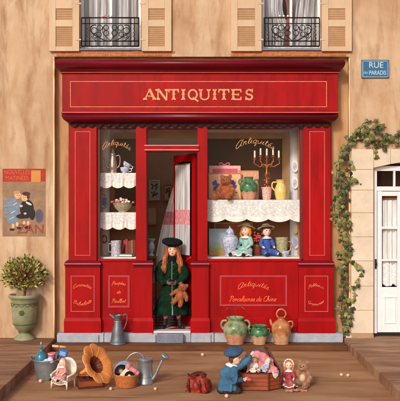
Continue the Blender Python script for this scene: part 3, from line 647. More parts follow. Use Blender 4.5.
# aprons below the windows
for a,b in ((100.5,133.8),(208.8,298.5)):
    ap = thing('window_apron', None, None); ap.parent = shop; Ya = .02
    m = MB(); m.pbox(a-3,b+3,259,334,Ya,.1); part('board', m, red, ap)
    m = MB(); m.box(X(a-3,Ya),X(b+3,Ya),Ya-.014,Ya-.0005,Z(334,Ya),Z(317.5,Ya)); part('skirting', m, red2, ap, bevel=.005)
    m = MB(); m.box(X(a-2.5,Ya),X(b+2.5,Ya),Ya-.02,Ya+.08,Z(261.2,Ya),Z(258.8,Ya)); part('sill', m, red2, ap, bevel=.006)
    pa,pb,pc,pd = (109,129.5,275.5,307) if a < 150 else (220,286.5,275.5,305.5)
    m = MB(); frame_line(m,pa,pb,pc,pd,Ya,1.7,.014); part('panel_frame', m, mat('rose_red_moulding',(170,40,56),.4,var=.15), ap, bevel=.004)
    m = MB(); frame_line(m,pa-.2,pb+.2,pc-.2,pd+.2,Ya-.013,.45,.003); part('panel_highlight', m, pink_line, ap)
    m = MB(); m.pbox(pa+1.7,pb-1.7,pc+1.7,pd-1.7,Ya-.004,.0035); part('inset_panel', m, red2, ap)
    m = MB(); c = (pa+pb)/2
    if a < 150:
        script(m,'Poupées',X(c-.6,Ya),Z(285.5,Ya),Ya-.008,.027,.0045,curve=.02,width=.215)
        part('lettering', m, script_m, ap); m = MB()
        script(m,'de',X(c-.4,Ya),Z(293.2,Ya),Ya-.008,.026,.0045,width=.06)
        part('lettering', m, script_m, ap); m = MB()
        script(m,'Poulbot',X(c-.6,Ya),Z(302.5,Ya),Ya-.008,.030,.0045,curve=.0,width=.215)
    else:
        script(m,'Antiquités',X(c-.8,Ya),Z(289.8,Ya),Ya-.008,.042,.0052,curve=.06,width=.48)
        part('lettering', m, script_m, ap); m = MB()
        script(m,'Porcelaines de Chine',X(c-1,Ya),Z(301.2,Ya),Ya-.008,.042,.0052,width=.72)
    part('lettering', m, script_m, ap)
# window frames, panes with painted script
m0 = mat('dark_red_reveal', (110,8,18), .45, var=.2)
for a,b in ((97,136),(207.5,303)):
    wf = thing('shop_window', None, None); wf.parent = shop; Yg = .07
    m = MB(); l,r = (a,a+3.2) if a<150 else (b-3.2,b)
    m.pbox(l,r,122,259,.03,.08); part('reveal', m, m0, wf, bevel=.004)
    m = MB(); g0,g1 = (a+2.5,b+.5) if a<150 else (a-.5,b-2.5)
    m.box(X(g0,Yg),X(g1,Yg),Yg,Yg+.005,Z(259,Yg),Z(121,Yg)); part('pane', m, glass_m, wf)
    m = MB()
    if a<150: script(m,'Antiquités',X(116,Yg),Z(151,Yg),Yg-.002,.048,.0042,curve=.09,width=.44)
    else: script(m,'Antiquités',X(254,Yg),Z(150.5,Yg),Yg-.002,.052,.0048,curve=.11,width=.60)
    part('lettering', m, glassgold, wf)
# door frame, transom and open door
m = MB(); m.box(X(145,.0),X(199,.0),-.035,.13,Z(151.8),Z(145)); part('transom', m, red, shop, bevel=.006)
m = MB(); m.box(X(144.5,-.04),X(199,-.04),-.048,-.0355,Z(146.3,-.04),Z(145,-.04)); m.box(X(144.5,-.04),X(199,-.04),-.048,-.0355,Z(150.6,-.04),Z(149.4,-.04)); part('transom_line', m, mat('bright_pink_moulding',(226,120,130),.35), shop, bevel=.004)
m = MB(); m.box(X(146,.1),X(198,.1),.095,.1,Z(145,.1),Z(122,.1)); part('transom_pane', m, glass_m, shop)
hinge = Vector((X(195.5,.14),.14)); ang = math.atan2(.66,-.33); L_ = .76
door = thing('open_door', None, None, (hinge.x,hinge.y,0), ang); door.parent = shop
zb,zt_ = .27, Z(153,.1); m = MB()
w_ = .095
zm = 1.35
m.box(0,w_,-.025,.025,zb,zt_); m.box(L_-w_,L_,-.025,.025,zb,zt_); m.box(w_,L_-w_,-.024,.024,zt_-.12,zt_); m.box(w_,L_-w_,-.024,.024,zb,zb+.16); m.box(w_,L_-w_,-.024,.024,zm-.12,zm+.02); m.box(w_,L_-w_,-.012,.012,zb+.16,zm-.12)
part('leaf', m, red, door, bevel=.005)
m = MB(); m.box(w_,L_-w_,-.004,.004,zm+.02,zt_-.12); part('pane', m, glass_m, door)
m = MB()
for sg in (-1,1): m.tube(smooth_pts([(w_+.02,sg*.026,zm-.0),(L_*.35,sg*.026,zm-.06),(L_*.65,sg*.026,zm-.2),(L_-w_-.02,sg*.026,zm-.28)],6),.009,6)
part('curved_moulding', m, pink_line, door)
m = MB(); m.sheet(lambda u,v:(w_+.01+(L_-2*w_-.02)*u, .045+.012*math.sin(u*44), zm+.03+(zt_-.17-zm-.03)*v),80,6)
for i in range(len(m.f)): m.mi[i] = 1 if i//80 in (2,) else 0
part('curtain', m, [curtain_m,curtain_p], door)
m = MB(); m.tube([(w_,.045,zt_-.16),(L_-w_,.045,zt_-.16)],.007,8); part('curtain_rod', m, frame_g, door)
# stone base and threshold
m = MB()
for a,b in ((57.5,104),(104.4,152.8),(153.2,190.8),(191.2,214),(214.4,276),(276.4,342.5)):
    Yp = -.10; m = MB(); m.box(X(a,Yp),X(b,Yp),Yp,.3,.078,Z(333.2,Yp)+.006*random.uniform(-1,1)); part('stone_plinth', m, plinth_m, shop, bevel=.010)
m = MB(); Yp=-.125
for a,b,t in ((57.2,99,334.5),(132,156,334.2),(191,211,334.2),(296,342.8,334.5)): m = MB(); m.box(X(a,Yp),X(b,Yp),Yp,-.1015,.08,Z(t,Yp)); part('plinth_block', m, plinth_m, shop, bevel=.010)
m = MB(); Yp=-.2; m.box(X(157,Yp),X(183.5,Yp),Yp,-.128,.08,Z(333.5,Yp)); part('threshold_block', m, plinth_dk, shop, bevel=.014)
m = MB(); m.box(X(150),X(193),-.055,.13,.19,.245); part('threshold', m, mat('worn_white_stone',(220,212,212),.6,var=.1), shop, bevel=.006)
# interior
R0,R1,RB,RC = X(100,.3),X(300,.3),4.0,3.47
m = MB(); m.box(R0,R1,.135,RB,.2,.248); tag(part('floor', m, checker_m), kind='structure')
m = MB(); m.box(R0-.1,R1+.1,RB,RB+.1,.1,RC+.5); m.box(R0-.1,R0,.36,RB,.1,RC+.5); m.box(R1,R1+.1,.36,RB,.1,RC+.5)
tag(part('interior_wall', m, mat('warm_interior_plaster',(214,166,122),.8,var=.12,vs=2)), kind='structure')
m = MB(); m.box(R0-.1,R1+.1,.2,.45,RC+.02,RC+.08); tag(part('ceiling', m, beige), kind='structure')  # front strip only; unseen roof opening added behind it to brighten the interior
m = MB(); m.box(X(142,.8),X(202,.8),.8,.86,Z(138,.8),RC+.04); tag(part('ceiling_beam', m, beige), kind='structure')
# display cases: beige soffit, side panels, dark backs, shelves, window floor
DB = 1.2
def case(a,b,shelves):
    dc = thing('display_case', None, None); dc.parent = shop
    Y0=.14; fx0,fx1 = X(a,Y0),X(b,Y0)
    m = MB(); m.box(fx0,fx1,.13,.3,Z(127,.13),Z(125,.13));  # short soffit; case top left open behind it to let added sky light in
    p0,p1 = ((X(107,.84),.84),(X(115.5,DB),DB-.07)) if a<150 else ((X(292,.84),.84),(X(281.5,DB),DB-.07)); sg_ = -.03 if a<150 else .03
    z0_,z1_ = Z(257,.13),Z(127,.13)-.002
    m.add([(p0[0],p0[1],z0_),(p1[0],p1[1],z0_),(p1[0]+sg_,p1[1],z0_),(p0[0]+sg_,p0[1],z0_),(p0[0],p0[1],z1_),(p1[0],p1[1],z1_),(p1[0]+sg_,p1[1],z1_),(p0[0]+sg_,p0[1],z1_)],[(0,1,2,3),(4,5,6,7),(0,1,5,4),(1,2,6,5),(2,3,7,6),(3,0,4,7)])
    m.box(fx0,fx1,DB-.06,DB-.02,Z(127,.13)-.10,Z(127,.13)-.001)
    part('case_lining', m, beige, dc)
    m = MB(); m.box(fx0,fx1,DB-.018,DB,Z(258,.13),Z(127,.13)); part('back_panel', m, dkbrown, dc)
    m = MB(); bx = fx1 if a<150 else fx0-.02; m.box(bx,bx+.02,.14,DB,.26,Z(127,.13)); part('partition', m, brown, dc)
    m = MB(); m.box(fx0,fx1,.135,DB-.02,Z(257.2,.13)-.02,Z(257.2,.13)); part('case_floor', m, white_cloth, dc)
    for z in shelves:
        m = MB(); m.box(fx0+.02,fx1-.02 if a>150 else fx1,.2,.62,z-.022,z); part('shelf', m, white_paint, dc, bevel=.003)
SHR = Z(200,.3); SHL1 = Z(173.5,.3); SHL2 = Z(212.5,.3)
case(99,141,[SHL1,SHL2]); case(203,302,[SHR])
# backs behind lower display: brown board
for a,b,py in ((109,141,203),(203,290,203)):
    m = MB(); m.box(X(a,.9),X(b,.9),.9,.93,Z(256,.9),Z(206,.9)); part('display_board', m, brown, shop)
# white posts with oval plates
for px0,px1 in ((100.5,109.5),(290,299.5)):
    Yq=.64; r = (X(px1,Yq)-X(px0,Yq))/2; m = MB(); m.lathe([(r,Z(258,Yq)),(r,Z(123.5,Yq)),(r*.85,Z(121.6,Yq))],24,((X(px0,Yq)+X(px1,Yq))/2,Yq+r,0),sy=.9)
    part('display_pillar', m, pillar_m if px0>200 else white_paint, shop)

# ================================================================== WINDOW GOODS
def lace_cloth(label, a, b, ytop, ybot, hem, n, Y, zt, deep=.18, sag=1.0, grp=None):
    """lace runner on a shelf whose front hangs down with a scalloped opaque hem"""
    o = thing('lace_runner', label, 'lace cloth', (X((a+b)/2,Y), Y, zt), 0, grp); x0,x1 = X(a,Y)-o.location.x,X(b,Y)-o.location.x; k = S(Y)
    drop = (ybot-ytop)*k; hm = hem*k
    def bot(u): return -drop+ (1-abs(math.sin(u*n*PI))**.7)*3.2*k*sag
    wav = lambda u: .012*math.sin(u*n*2*PI)+.005*math.sin(u*61)
    m = MB(); m.sheet(lambda u,v:(x0+(x1-x0)*u, wav(u)*(1-v)-.004, (bot(u)+hm)*(1-v)+.001), 140, 6); part('net', m, lace_m, o)
    m = MB(); m.sheet(lambda u,v:(x0+(x1-x0)*u, wav(u)*1.05-.006, bot(u)+hm*v), 140, 2); m.box(x0,x1,-.007,deep,.001,.004); part('hem', m, white_cloth, o)
    return o
lace_cloth('wide white lace shelf runner with scalloped hem in the right shop window', 203.5,300.5,199.5,221.5,5.2,4.5,.185,SHR)
lace_cloth('white lace runner under the coffee pot on the upper left window shelf', 100.5,138,173.5,188.5,5,3.2,.185,SHL1,sag=.8,grp=None)
lace_cloth('white lace runner below the pink flower bowl in the left window', 100.5,138,212,229,5.5,3,.185,SHL2,sag=.8)
# plates on the posts
def plate(px,py,rx,rz,m1,m2,label,Y=.63):
    o,s = prop('oval_plate',label,'plate',px,py,Y,group=None); m = MB(SM(s)); m.T = Matrix.Rotation(PI/2,4,'X')
    m.lathe([(0,0),(rx*.6,.1),(rx*.75,.35),(rx,.6),(rx,.2),(rx*.7,-.3),(0,-.4)],24,sy=rz/rx); part('plate_rim', m, m1, o)
    m = MB(SM(s)); m.T = Matrix.Rotation(PI/2,4,'X'); m.lathe([(rx*.62,.25),(rx*.3,.35),(0,.38)],20,sy=rz/rx,cap=False); part('plate_centre', m, m2, o)
plate(104.5,201.5,3.6,7.2,bluewhite,mat('mid_blue_china',(96,136,200),.3,var=.2,vs=40),'blue oval plate hung on the white post in the left window')
plate(104.8,239,2.8,4.2,mat('brown_red_china',(150,72,60),.35,var=.3,vs=40),rose_c,'small oval red brown plaque low on the left window post')
plate(294.6,166.5,3.4,6.2,white_paint,bluewhite2,'topmost white oval medallion on the right window post')
plate(294.6,183,3.4,6.2,white_paint,bluewhite2,'white oval medallion just above the lace on the right window post')
plate(294.8,228.5,3.0,6.0,mat('yellow_grey_china',(206,202,170),.35,vs=30,c2=(226,226,210)),cream_d,'yellowish oval plate below the lace on the right window post')
plate(295.2,242.5,3.2,6.4,bluewhite2,mat('lilac_china',(150,160,214),.35,var=.2),'lilac blue oval plate lowest on the right window post')
def vase(name,label,cat,px,py,Y,z,prof,mats,handles=None,rz=0,split=None,n=28,group=None):
    """prof in px (r,z); split = z above which 2nd material is used"""
    o = thing(name,label,cat,(X(px,Y),Y,z),rz,group); s = S(Y)
    P = [Vector((r,zz,0)) for r,zz in prof]; Q = [(max(0,q.x),q.y) for q in smooth_pts(P,4)]
    m = MB(SM(s))
    if split is None: m.lathe(Q,n,cap=False)
    else:
        m.lathe([q for q in Q if q[1]<=split],n,cap=False); hi=[q for q in Q if q[1]<=split][-1:]+[q for q in Q if q[1]>split]
        m.lathe(hi,n,cap=False,mi=1,mod=(lambda a,t:1+.0*a))
    part('body',m,mats,o)
    for h in handles or []:
        m = MB(SM(s)); m.tube(smooth_pts(h[0],5),h[1],8); part('handle',m,mats[-1] if isinstance(mats,list) else mats,o)
    return o,s
# right window, upper shelf
Y=.44
o,s = prop('gift_box','pink card box tied with a rose bow behind the teddy bear picture','box',224.5,199.4,.54); o.location.z = SHR+.005
m = MB(SM(s)); m.box(-15.5,16,0,5,0,34); part('carton',m,pinkbox,o,bevel=.003); m = MB(SM(s)); m.box(-12,13,-.12,-.01,24,31); part('lid_band',m,pinkdk,o)
m = MB(SM(s))
for sg in(-1,1): m.tube(smooth_pts([(0,2,34.4),(sg*3,2,36.8),(sg*5.2,2,36),(sg*4,2,34.3),(0,2,34.4)],4),.7,6)
m.ell((0,2,34.8),1.1,8,6); part('bow',m,pinkdk,o)
o,s = prop('card_print','tall peach floral card behind the green jar in the right window','card',248,199.4,.52); o.location.z = SHR+.005
m = MB(SM(s)); m.box(-10,10.5,0,.8,0,29); part('sheet',m,floral,o); m = MB(SM(s))
for a in ((-10,10.5,28.2,29.2),(-10,10.5,0,1)): m.box(a[0],a[1],-.2,.8,a[2],a[3])
part('border',m,poster_or,o)
o,s = prop('picture_card','square peach picture with blue flowers behind the seated teddy bear','picture',224.5,199.4,.46); o.location.z = SHR+.005
m = MB(SM(s)); m.box(-16,16.5,0,1,0,26.3); part('panel',m,peach,o,bevel=.002)
m = MB(SM(s)); 
for a in ((-16.3,16.8,25.6,26.8),(-16.3,16.8,-.1,.9)): m.box(a[0],a[1],-.35,1.2,a[2],a[3])
for a in ((-16.3,-15.3),(15.8,16.8)): m.box(a[0],a[1],-.35,1.2,.9,25.6)
part('frame',m,mat('coral_frame',(206,108,72),.6),o)
m = MB(SM(s))
for i in range(34):
    sd = random.choice((-1,1)); x_ = sd*random.uniform(6,11); z_ = random.uniform(9,19)
    for j in range(5): a=j*2*PI/5; m.ell((x_+.75*math.cos(a),-.15,z_+.75*math.sin(a)),(.6,.12,.6),6,4)
part('blue_flowers',m,blue_fl,o)
m = MB(SM(s)); 
for i in range(16): m.ell((random.uniform(-12,12),-.1,random.uniform(4,20)),(1.1,.08,.5),6,4)
part('leaves',m,leaf_m,o)

def teddy(label, px, py, Y, z, size, m1, yaw=0, pose='sit', parent_rot=None, muzz=belly_m):
    """size = height in px; local units: 1 = size"""
    o = thing('teddy_bear',label,'teddy bear',(X(px,Y),Y,z),yaw); k = size*S(Y); m = MB(SM(k))
    if pose == 'sit':
        m.ell((0,0,.28),(.22,.17,.27)); m.ell((0,-.03,.70),(.19,.17,.17)); m.ell((0,-.17,.67),(.085,.09,.07))
        for sg in (-1,1):
            m.ell((sg*.15,0,.86),(.075,.04,.075)); m.limb([(sg*.18,-.02,.5),(sg*.29,-.1,.34),(sg*.24,-.2,.2)],[.085,.075,.06])
            m.limb([(sg*.13,-.05,.12),(sg*.22,-.32,.1),(sg*.26,-.52,.1)],[.12,.095,.08]); m.ell((sg*.27,-.57,.13),(.075,.05,.11))
    else:
        m.ell((0,0,.42),(.19,.14,.24)); m.ell((0,-.03,.80),(.17,.15,.155)); m.ell((0,-.15,.77),(.075,.08,.06))
        for sg in (-1,1):
            m.ell((sg*.14,0,.94),(.07,.04,.07)); m.limb([(sg*.16,-.02,.6),(sg*.30,-.06,.48),(sg*.36,-.1,.36)],[.075,.065,.055])
            m.limb([(sg*.1,-.02,.24),(sg*.15,-.08,.12),(sg*.16,-.1,.05)],[.1,.085,.075]); m.ell((sg*.17,-.16,.04),(.065,.1,.045))
    fuse('body',m,m1,o,k*.022,2,fur=(5200,k*.045)); hz = .70 if pose=='sit' else .80; hy = -.03
    m = MB(SM(k)); m.ell((0,hy-.225,hz+.0),(.03,.02,.022)); 
    for sg in(-1,1): m.ell((sg*.065,hy-.155,hz+.05),.02)
    part('face',m,eye_m,o); m = MB(SM(k)); m.ell((0,hy-.17,hz-.035),(.06,.06,.042)); part('muzzle',m,muzz,o); m = MB(SM(k)); m.ell((0,-.10 if pose=='sit' else -.08,.30 if pose=='sit' else .42),(.13,.08,.16)); part('belly',m,muzz,o)
    return o
teddy('seated orange brown teddy bear leaning on the flowered peach picture',226,199.5,.33,SHR+.005,27,teddy_o,yaw=-.35,muzz=teddy_o)
vase('glazed_jar','green glazed two handled jar on the lace shelf of the right window','jar',248.5,0,.36,SHR+.005,[(0,0),(5,0),(6.5,3),(8.6,10),(8.4,15),(5.4,18.5),(4.2,19.5),(4.6,22),(4.8,22.6),(4.0,22.6),(3.6,20),(0,19)],glaze('shelf_jar_glaze',(30,78,52),(104,150,108),(222,168,136),7.5*S(.36)),[([(-5,0,19),(-9,0,20),(-9.6,0,17),(-8,0,14.5)],.9),([(5,0,19),(9,0,20),(9.6,0,17),(8,0,14.5)],.9)])
o,s = vase('rose_pot','small white pot painted with roses holding the candelabrum','pot',266.5,0,.36,SHR+.005,[(0,0),(3.4,0),(4.2,2),(4.6,6),(4.9,10),(5.5,12),(5.0,12.5),(4.2,10.5),(0,10)],rose_c)
o = thing('candelabrum','branched copper candelabrum with five white candles in the right window','candelabrum',(X(266.5,.36),.36,SHR+.005+11.2*S(.36))); s=S(.36)
m = MB(SM(s)); m.lathe([(0,-1),(2.6,-.6),(1,1),(.8,4),(2,5.5),(1.2,7.5),(.7,9),(.7,13),(1.9,15),(.8,17),(.7,26),(1.4,28),(.6,29)],14); part('stem',m,copper,o)
m = MB(SM(s))
for k in range(9): a = k*2.4; m.ell((2.2*math.cos(a),1.6*math.sin(a),2+k*1.6),(1.2,.8,1.0),8,6)
part('cast_leaves',m,copper,o)
tips = [(-12,-1.0,29),(-6,1.5,31.5),(0,-1.5,31),(6.5,1.5,31.5),(12,-1,29)]
for (tx,ty,tz) in tips:
    m = MB(SM(s)); m.tube(smooth_pts([(0,0,20),(tx*.25,ty*.5,24),(tx*.55,ty,21.5),(tx*.72,ty,22.5),(tx*.86,ty,tz-5.4),(tx*1.06,ty,tz-4),(tx,ty,tz)] if tx else [(0,0,25),(0,ty*.6,27),(0,ty,29),(0,ty,tz)],5),.62,6)
    m.lathe([(0,tz-.5),(1.9,tz),(2.0,tz+.7),(1.0,tz+.5),(1.0,tz+1.8),(0,tz+1.8)],12,(tx,ty,0)); part('arm',m,copper,o)
    m = MB(SM(s)); m.lathe([(.95,tz+1.4),(.9,tz+8.2),(.4,tz+8.8),(0,tz+8.9)],10,(tx,ty,0)); part('candle',m,candle_m,o)
vase('pitcher','small yellow china pitcher beside the candelabrum','pitcher',280.5,0,.34,SHR+.005,[(0,0),(4.2,0),(5.4,3),(6.3,8),(5.2,13),(4.0,16),(4.3,18.5),(5.2,19.8),(4.4,19.5),(3.6,16),(0,15)],yellow_c,[([(-4,0,17.5),(-8,0,17),(-8.6,0,12.5),(-5.8,0,9)],.75)])
# right window, lower floor
FZ = Z(257.2,.13)+.003
o,s = prop('landscape_painting','unframed meadow landscape painting leaning at the left of the lower right window','painting',219,0,.46); o.location=(X(219.5,.46),.46,FZ)
m = MB(SM(s)); m.T=Matrix.Rotation(-.1,4,'X'); m.box(-10.5,9,0,.8,0,27); part('canvas',m,picture('meadow_paint',(170,196,212),(150,160,84),(190,126,70),-.08,.36),o)
m = MB(SM(s)); m.T=Matrix.Rotation(-.1,4,'X'); m.prism([(-10.5,.5),(-10.5,5.2),(8.5,.2),(5,-.5)],-.9,-.1); part('rail',m,frame_g,o)
o,s = prop('empty_frame','thin wooden frame standing behind the blue and white ginger jar','frame',0,0,.62); o.location=(X(232,.62),.62,FZ)
m = MB(SM(s)); m.box(-18,21,0,1,31,32.6); m.box(-18,-16.4,0,1,0,31); m.box(19.4,21,0,1,0,31); part('frame_bars',m,frame_g,o,bevel=.002)
m = MB(SM(s)); m.box(-16.4,19.4,.4,.8,0,31); part('backing',m,mat('rust_backing',(150,86,54),.8,var=.2,vs=6),o)
o,s = vase('ginger_jar','blue and white lidded china jar in the lower right window','jar',229.8,0,.36,FZ,[(0,0),(4.6,0),(5,1.5),(4.6,3),(6.5,8),(8,14),(7.6,18.5),(4.2,21.5),(3.8,22.5),(0,22.5)],bluewhite2)
m = MB(SM(s)); m.lathe([(4.4,22.2),(4.4,23.2),(3.8,25.5),(2,27.5),(.6,28.2),(.9,29.4),(0,30)],20); part('lid',m,bluewhite2,o)
m = MB(SM(s)); 
for zz,rr in ((2.2,5.1),(20.2,6.6),(22.6,4.7)): m.lathe([(rr,zz-.3),(rr+.15,zz),(rr,zz+.3)],24,cap=False)
part('blue_bands',m,bluewhite,o)
o,s = prop('flower_pot','small pot of red and orange flowers between the two seated dolls','plant pot',0,0,.52); o.location=(X(257,.52),.52,FZ)
m = MB(SM(s)); m.lathe([(0,0),(4,0),(5,9),(5.6,11),(5,11.2),(0,10)],18); part('pot',m,mat('russet_pot',(140,60,44),.6,var=.2),o)
m = MB(SM(s))
for i in range(46): a=random.uniform(0,6.28); r=random.uniform(0,7.5); m.ell((r*math.cos(a),r*math.sin(a)*.6,13+random.uniform(-2,11)),(1.2,1,.8),6,4)
part('foliage',m,leaf_d,o); m = MB(SM(s))
for i in range(26): a=random.uniform(0,6.28); r=random.uniform(1,8); m.ell((r*math.cos(a),-2.5-random.random()*2,14+random.uniform(-2,9)),(1.1,.8,1.1),6,4)
part('blossoms',m,red_fl,o)

def doll(label, loc, s, H_, dress, hairm, hat=None, hatm=None, yaw=0, trousers=False, collar=True, legspread=.16, lean=0, arms='down', shoe=boot_m, bonnet=False, parent=None):
    """seated doll, H_ px tall"""
    o = thing('doll',label,'doll',loc,yaw); k=H_*s
    if lean: o.rotation_euler = (lean,0,yaw)
    M0=SM(k); m=MB(M0)
    m.ell((0,0,.14),(.14,.12,.13)); m.cap((0,0,.2),(0,0,.5),.11,.09); m.cap((0,0,.5),(0,-.01,.62),.045,.045)
    m.ell((0,-.02,.75),(.135,.135,.155)); m.ell((0,-.155,.735),(.018,.022,.02)); m.ell((0,-.12,.68),(.06,.04,.045))
    hands=[]
    for sg in(-1,1):
        m.limb([(sg*.07,-.04,.1),(sg*legspread,-.3,.12),(sg*(legspread+.05),-.52,.07)],[.075,.055,.042])
        sh=(sg*.12,0,.51); el=(sg*.21,-.06,.36); ha=(sg*.17,-.19,.27)
        if arms=='up' : el=(sg*.24,-.1,.5); ha=(sg*.3,-.16,.62)
        m.limb([sh,el,ha],[.05,.042,.034]); m.ell((ha[0],ha[1]-.03,ha[2]-.01),(.035,.04,.03)); hands.append((sh,el,ha))
        for q in range(3): m.cap((ha[0]+(q-1)*.02,ha[1]-.05,ha[2]-.015),(ha[0]+(q-1)*.025,ha[1]-.08,ha[2]-.03),.010,.008)
        m.cap((ha[0]-sg*.03,ha[1]-.03,ha[2]),(ha[0]-sg*.05,ha[1]-.055,ha[2]+.01),.011,.009)
    fuse('body',m,china,o,k*.017,2)
    m=MB(M0); fy=-.158
    for sg in(-1,1): m.ell((sg*.05,-.142,.77),(.016,.01,.018))
    part('eyes',m,eye_m,o); m=MB(M0); m.ell((0,-.150,.692),(.026,.012,.010)); part('mouth',m,lip_m,o)
    m=MB(M0)
    if trousers:
        m.ell((0,0,.14),(.165,.15,.15)); m.cap((0,0,.18),(0,0,.5),.15,.11)
        for sg in(-1,1): m.limb([(sg*.07,-.03,.12),(sg*legspread,-.3,.13),(sg*(legspread+.03),-.4,.1)],[.1,.085,.078])
        for sh,el,ha in hands: m.limb([sh,el,(ha[0],ha[1]+.03,ha[2]+.01)],[.07,.062,.052])
        fuse('suit',m,dress,o,k*.017,2,wr=k*.014,wf=5.5/k)
    else:
        m.cap((0,0,.22),(0,0,.5),.13,.10)
        for sh,el,ha in hands: m.limb([sh,el,((el[0]+ha[0])/2,(el[1]+ha[1])/2,(el[2]+ha[2])/2)],[.075,.07,.05])
        # skirt spread over the legs
        n=20; 
        m.ell((0,-.08,.16),(.25,.2,.15)); m.ell((0,-.22,.10),(.31,.2,.10)); m.ell((-.13,-.26,.10),(.16,.15,.09)); m.ell((.13,-.26,.10),(.16,.15,.09)); m.ell((0,-.33,.06),(.26,.12,.055))
        fuse('dress',m,dress,o,k*.017,2,wr=k*.016,wf=5.5/k)
        m=MB(M0); P=[(.31*math.cos(a)*1.02,-.24+.22*math.sin(a),.045+.015*math.sin(a*9)) for a in [PI+PI*i/30 for i in range(31)]]; m.tube(P,.022,6); part('hem',m,white_cloth,o)
    if collar:
        m=MB(M0); m.lathe([(.05,.60),(.10,.575),(.17,.53),(.165,.52),(.09,.56)],20,mod=lambda a,t:1+.06*math.cos(a*8)*t,cap=False); part('collar',m,white_cloth,o)
    m=MB(M0)
    for sg in(-1,1): m=MB(M0); m.ell((sg*(legspread+.055),-.56,.065),(.048,.085,.055)); part('shoe',m,shoe,o)
    m=MB(M0); m.ell((0,.03,.79),(.155,.145,.155)); 
    if not trousers:
        for sg in(-1,1): m.limb([(sg*.13,-.02,.78),(sg*.155,-.02,.66),(sg*.14,-.03,.56)],[.05,.05,.03])
    else:
        for q in range(7): m.ell((-.11+.037*q,-.105-.02*math.sin(q*PI/6),.86),(.035,.035,.035))
    fuse('hair',m,hairm,o,k*.017,1,wr=k*.012,wf=14/k)
    if hat:
        m=MB(M0); m.T=Matrix.Translation((0,.03,.84))@Matrix.Rotation(-.32,4,'X')
        m.lathe([(0,.13),(.10,.12),(.145,.06),(.16,.0),(.27,-.02),(.275,-.005),(.16,.02)],24,cap=False); part('hat',m,hatm or straw,o)
        m=MB(M0); m.T=Matrix.Translation((0,.03,.84))@Matrix.Rotation(-.32,4,'X'); m.lathe([(.158,.0),(.165,.015),(.155,.05)],24,cap=False); part('hat_ribbon',m,dress,o)
    if bonnet:
        m=MB(M0); m.T=Matrix.Translation((0,-.04,.78)); P=[(.17*math.cos(a),.0,.19*math.sin(a)) for a in [-.5+(PI+1.0)*i/24 for i in range(25)]]; m.tube(P,[.025+.008*math.sin(i*2) for i in range(25)],8); part('bonnet_frill',m,cream_d,o)
        m=MB(M0); m.ell((0,.05,.8),(.165,.14,.17)); part('bonnet',m,dress,o)
    return o
s=S(.38)
doll('seated doll in teal dress and straw hat in the lower right window',(X(246,.4),.44,FZ),S(.4),34,teal_d,hair_y,'hat',straw,yaw=-.55,lean=0)
doll('seated boy doll in navy sailor suit and straw hat in the right window',(X(266.5,.4),.46,FZ),S(.4),33,navy_d,hair_b,'boater',straw_w,yaw=.3,trousers=True)
vase('patterned_mug','large green patterned china mug behind the sailor doll','mug',281.5,0,.5,FZ,[(0,0),(5.2,0),(5.6,1),(5.6,9),(6.2,15),(6.6,17.5),(6.0,17.5),(5,10),(0,9)],mat('green_pattern_china',(110,120,84),.35,vs=36,c2=(214,206,166)),[([(5.5,0,14),(9,0,13),(8.6,0,6),(5.5,0,4)],.6)])
vase('small_bowl','tiny lilac and white china bowl at the right of the lower window','bowl',285,0,.24,FZ,[(0,0),(2,0),(2.2,.8),(3.8,3),(4.2,5),(3.8,4.8),(2.6,2.2),(0,1.4)],bluewhite2)
# left window
o,s = vase('coffee_pot','tall tarnished silver coffee pot on the upper left window shelf','coffee pot',113.2,0,.34,SHL1+.005,[(0,0),(4.2,0),(4.4,1),(3.8,2.5),(4.4,6),(3.8,12),(2.9,17),(3.1,18),(2.6,19.5),(1.0,21.5),(.5,22.2),(.8,23.2),(0,23.8)],silver,[([(2.8,0,17),(6.4,0,17.5),(7.2,0,12),(6.0,0,7),(4.0,0,5.5)],.6)])
m = MB(SM(s)); m.tube(smooth_pts([(-3.6,0,5),(-6.6,0,7),(-7,0,11),(-8.2,0,14.5),(-9.6,0,15)],5),[1.5,1.4,1.3,1.2,1.15,1.1,1.05,1,.95,.9,.88,.85,.82,.8,.78,.75,.7,.7,.65,.6,.6],8); part('spout',m,silver,o)
def cup(label,px,py,Y,z,r=4.6,h=5.5,tilt=0,dx=0,mm=bluewhite):
    o=thing('teacup',label,'teacup',(X(px,Y),Y,z)); o.rotation_euler=(0,tilt,0); s=S(Y); m=MB(SM(s)); m.lathe([(q.x,q.y) for q in smooth_pts([Vector((0,0,0)),Vector((r*.45,0,0)),Vector((r*.5,.6,0)),Vector((r*.85,h*.45,0)),Vector((r,h,0)),Vector((r*.93,h,0)),Vector((r*.75,h*.45,0)),Vector((0,.9,0))],4)],22,cap=False); part('bowl',m,mm,o)
    m=MB(SM(s)); m.tube(smooth_pts([(r*.9,0,h*.85),(r*1.45,0,h*.8),(r*1.35,0,h*.35),(r*.75,0,h*.25)],4),.4,6); part('handle',m,white_paint,o)
cup('lower blue and white teacup of the two beside the coffee pot',125,0,.34,SHL1+.005,mm=bluewhite2)
cup('blue banded teacup tilted on top of another cup',125.6,0,.34,SHL1+.005+5.6*S(.34),4.4,5,.5)
o,s = vase('flower_bowl','round mossy bowl heaped with pink and white roses in the left window','flower bowl',123,0,.36,SHL2+.005,[(0,0),(4,0),(4.6,1),(8,4.5),(9.8,9),(9.2,9),(0,7.5)],mat('mossy_bowl',(126,122,84),.6,vs=36,c2=(196,180,150)))
m = MB(SM(s)); m2=MB(SM(s))
for i in range(54):
    a=random.uniform(0,6.28); r=random.uniform(0,11); mm=(m if i%3 else m2); mm.ell((r*math.cos(a),r*math.sin(a)*.55-1,9.5+random.uniform(0,5)*(1-r/14)),(1.5,1.2,1.2),8,6)
part('pink_roses',m,mat('pink_roses',(216,110,122),.7,var=.25,vs=40),o); part('white_roses',m2,mat('white_roses',(236,226,224),.7,var=.1),o)
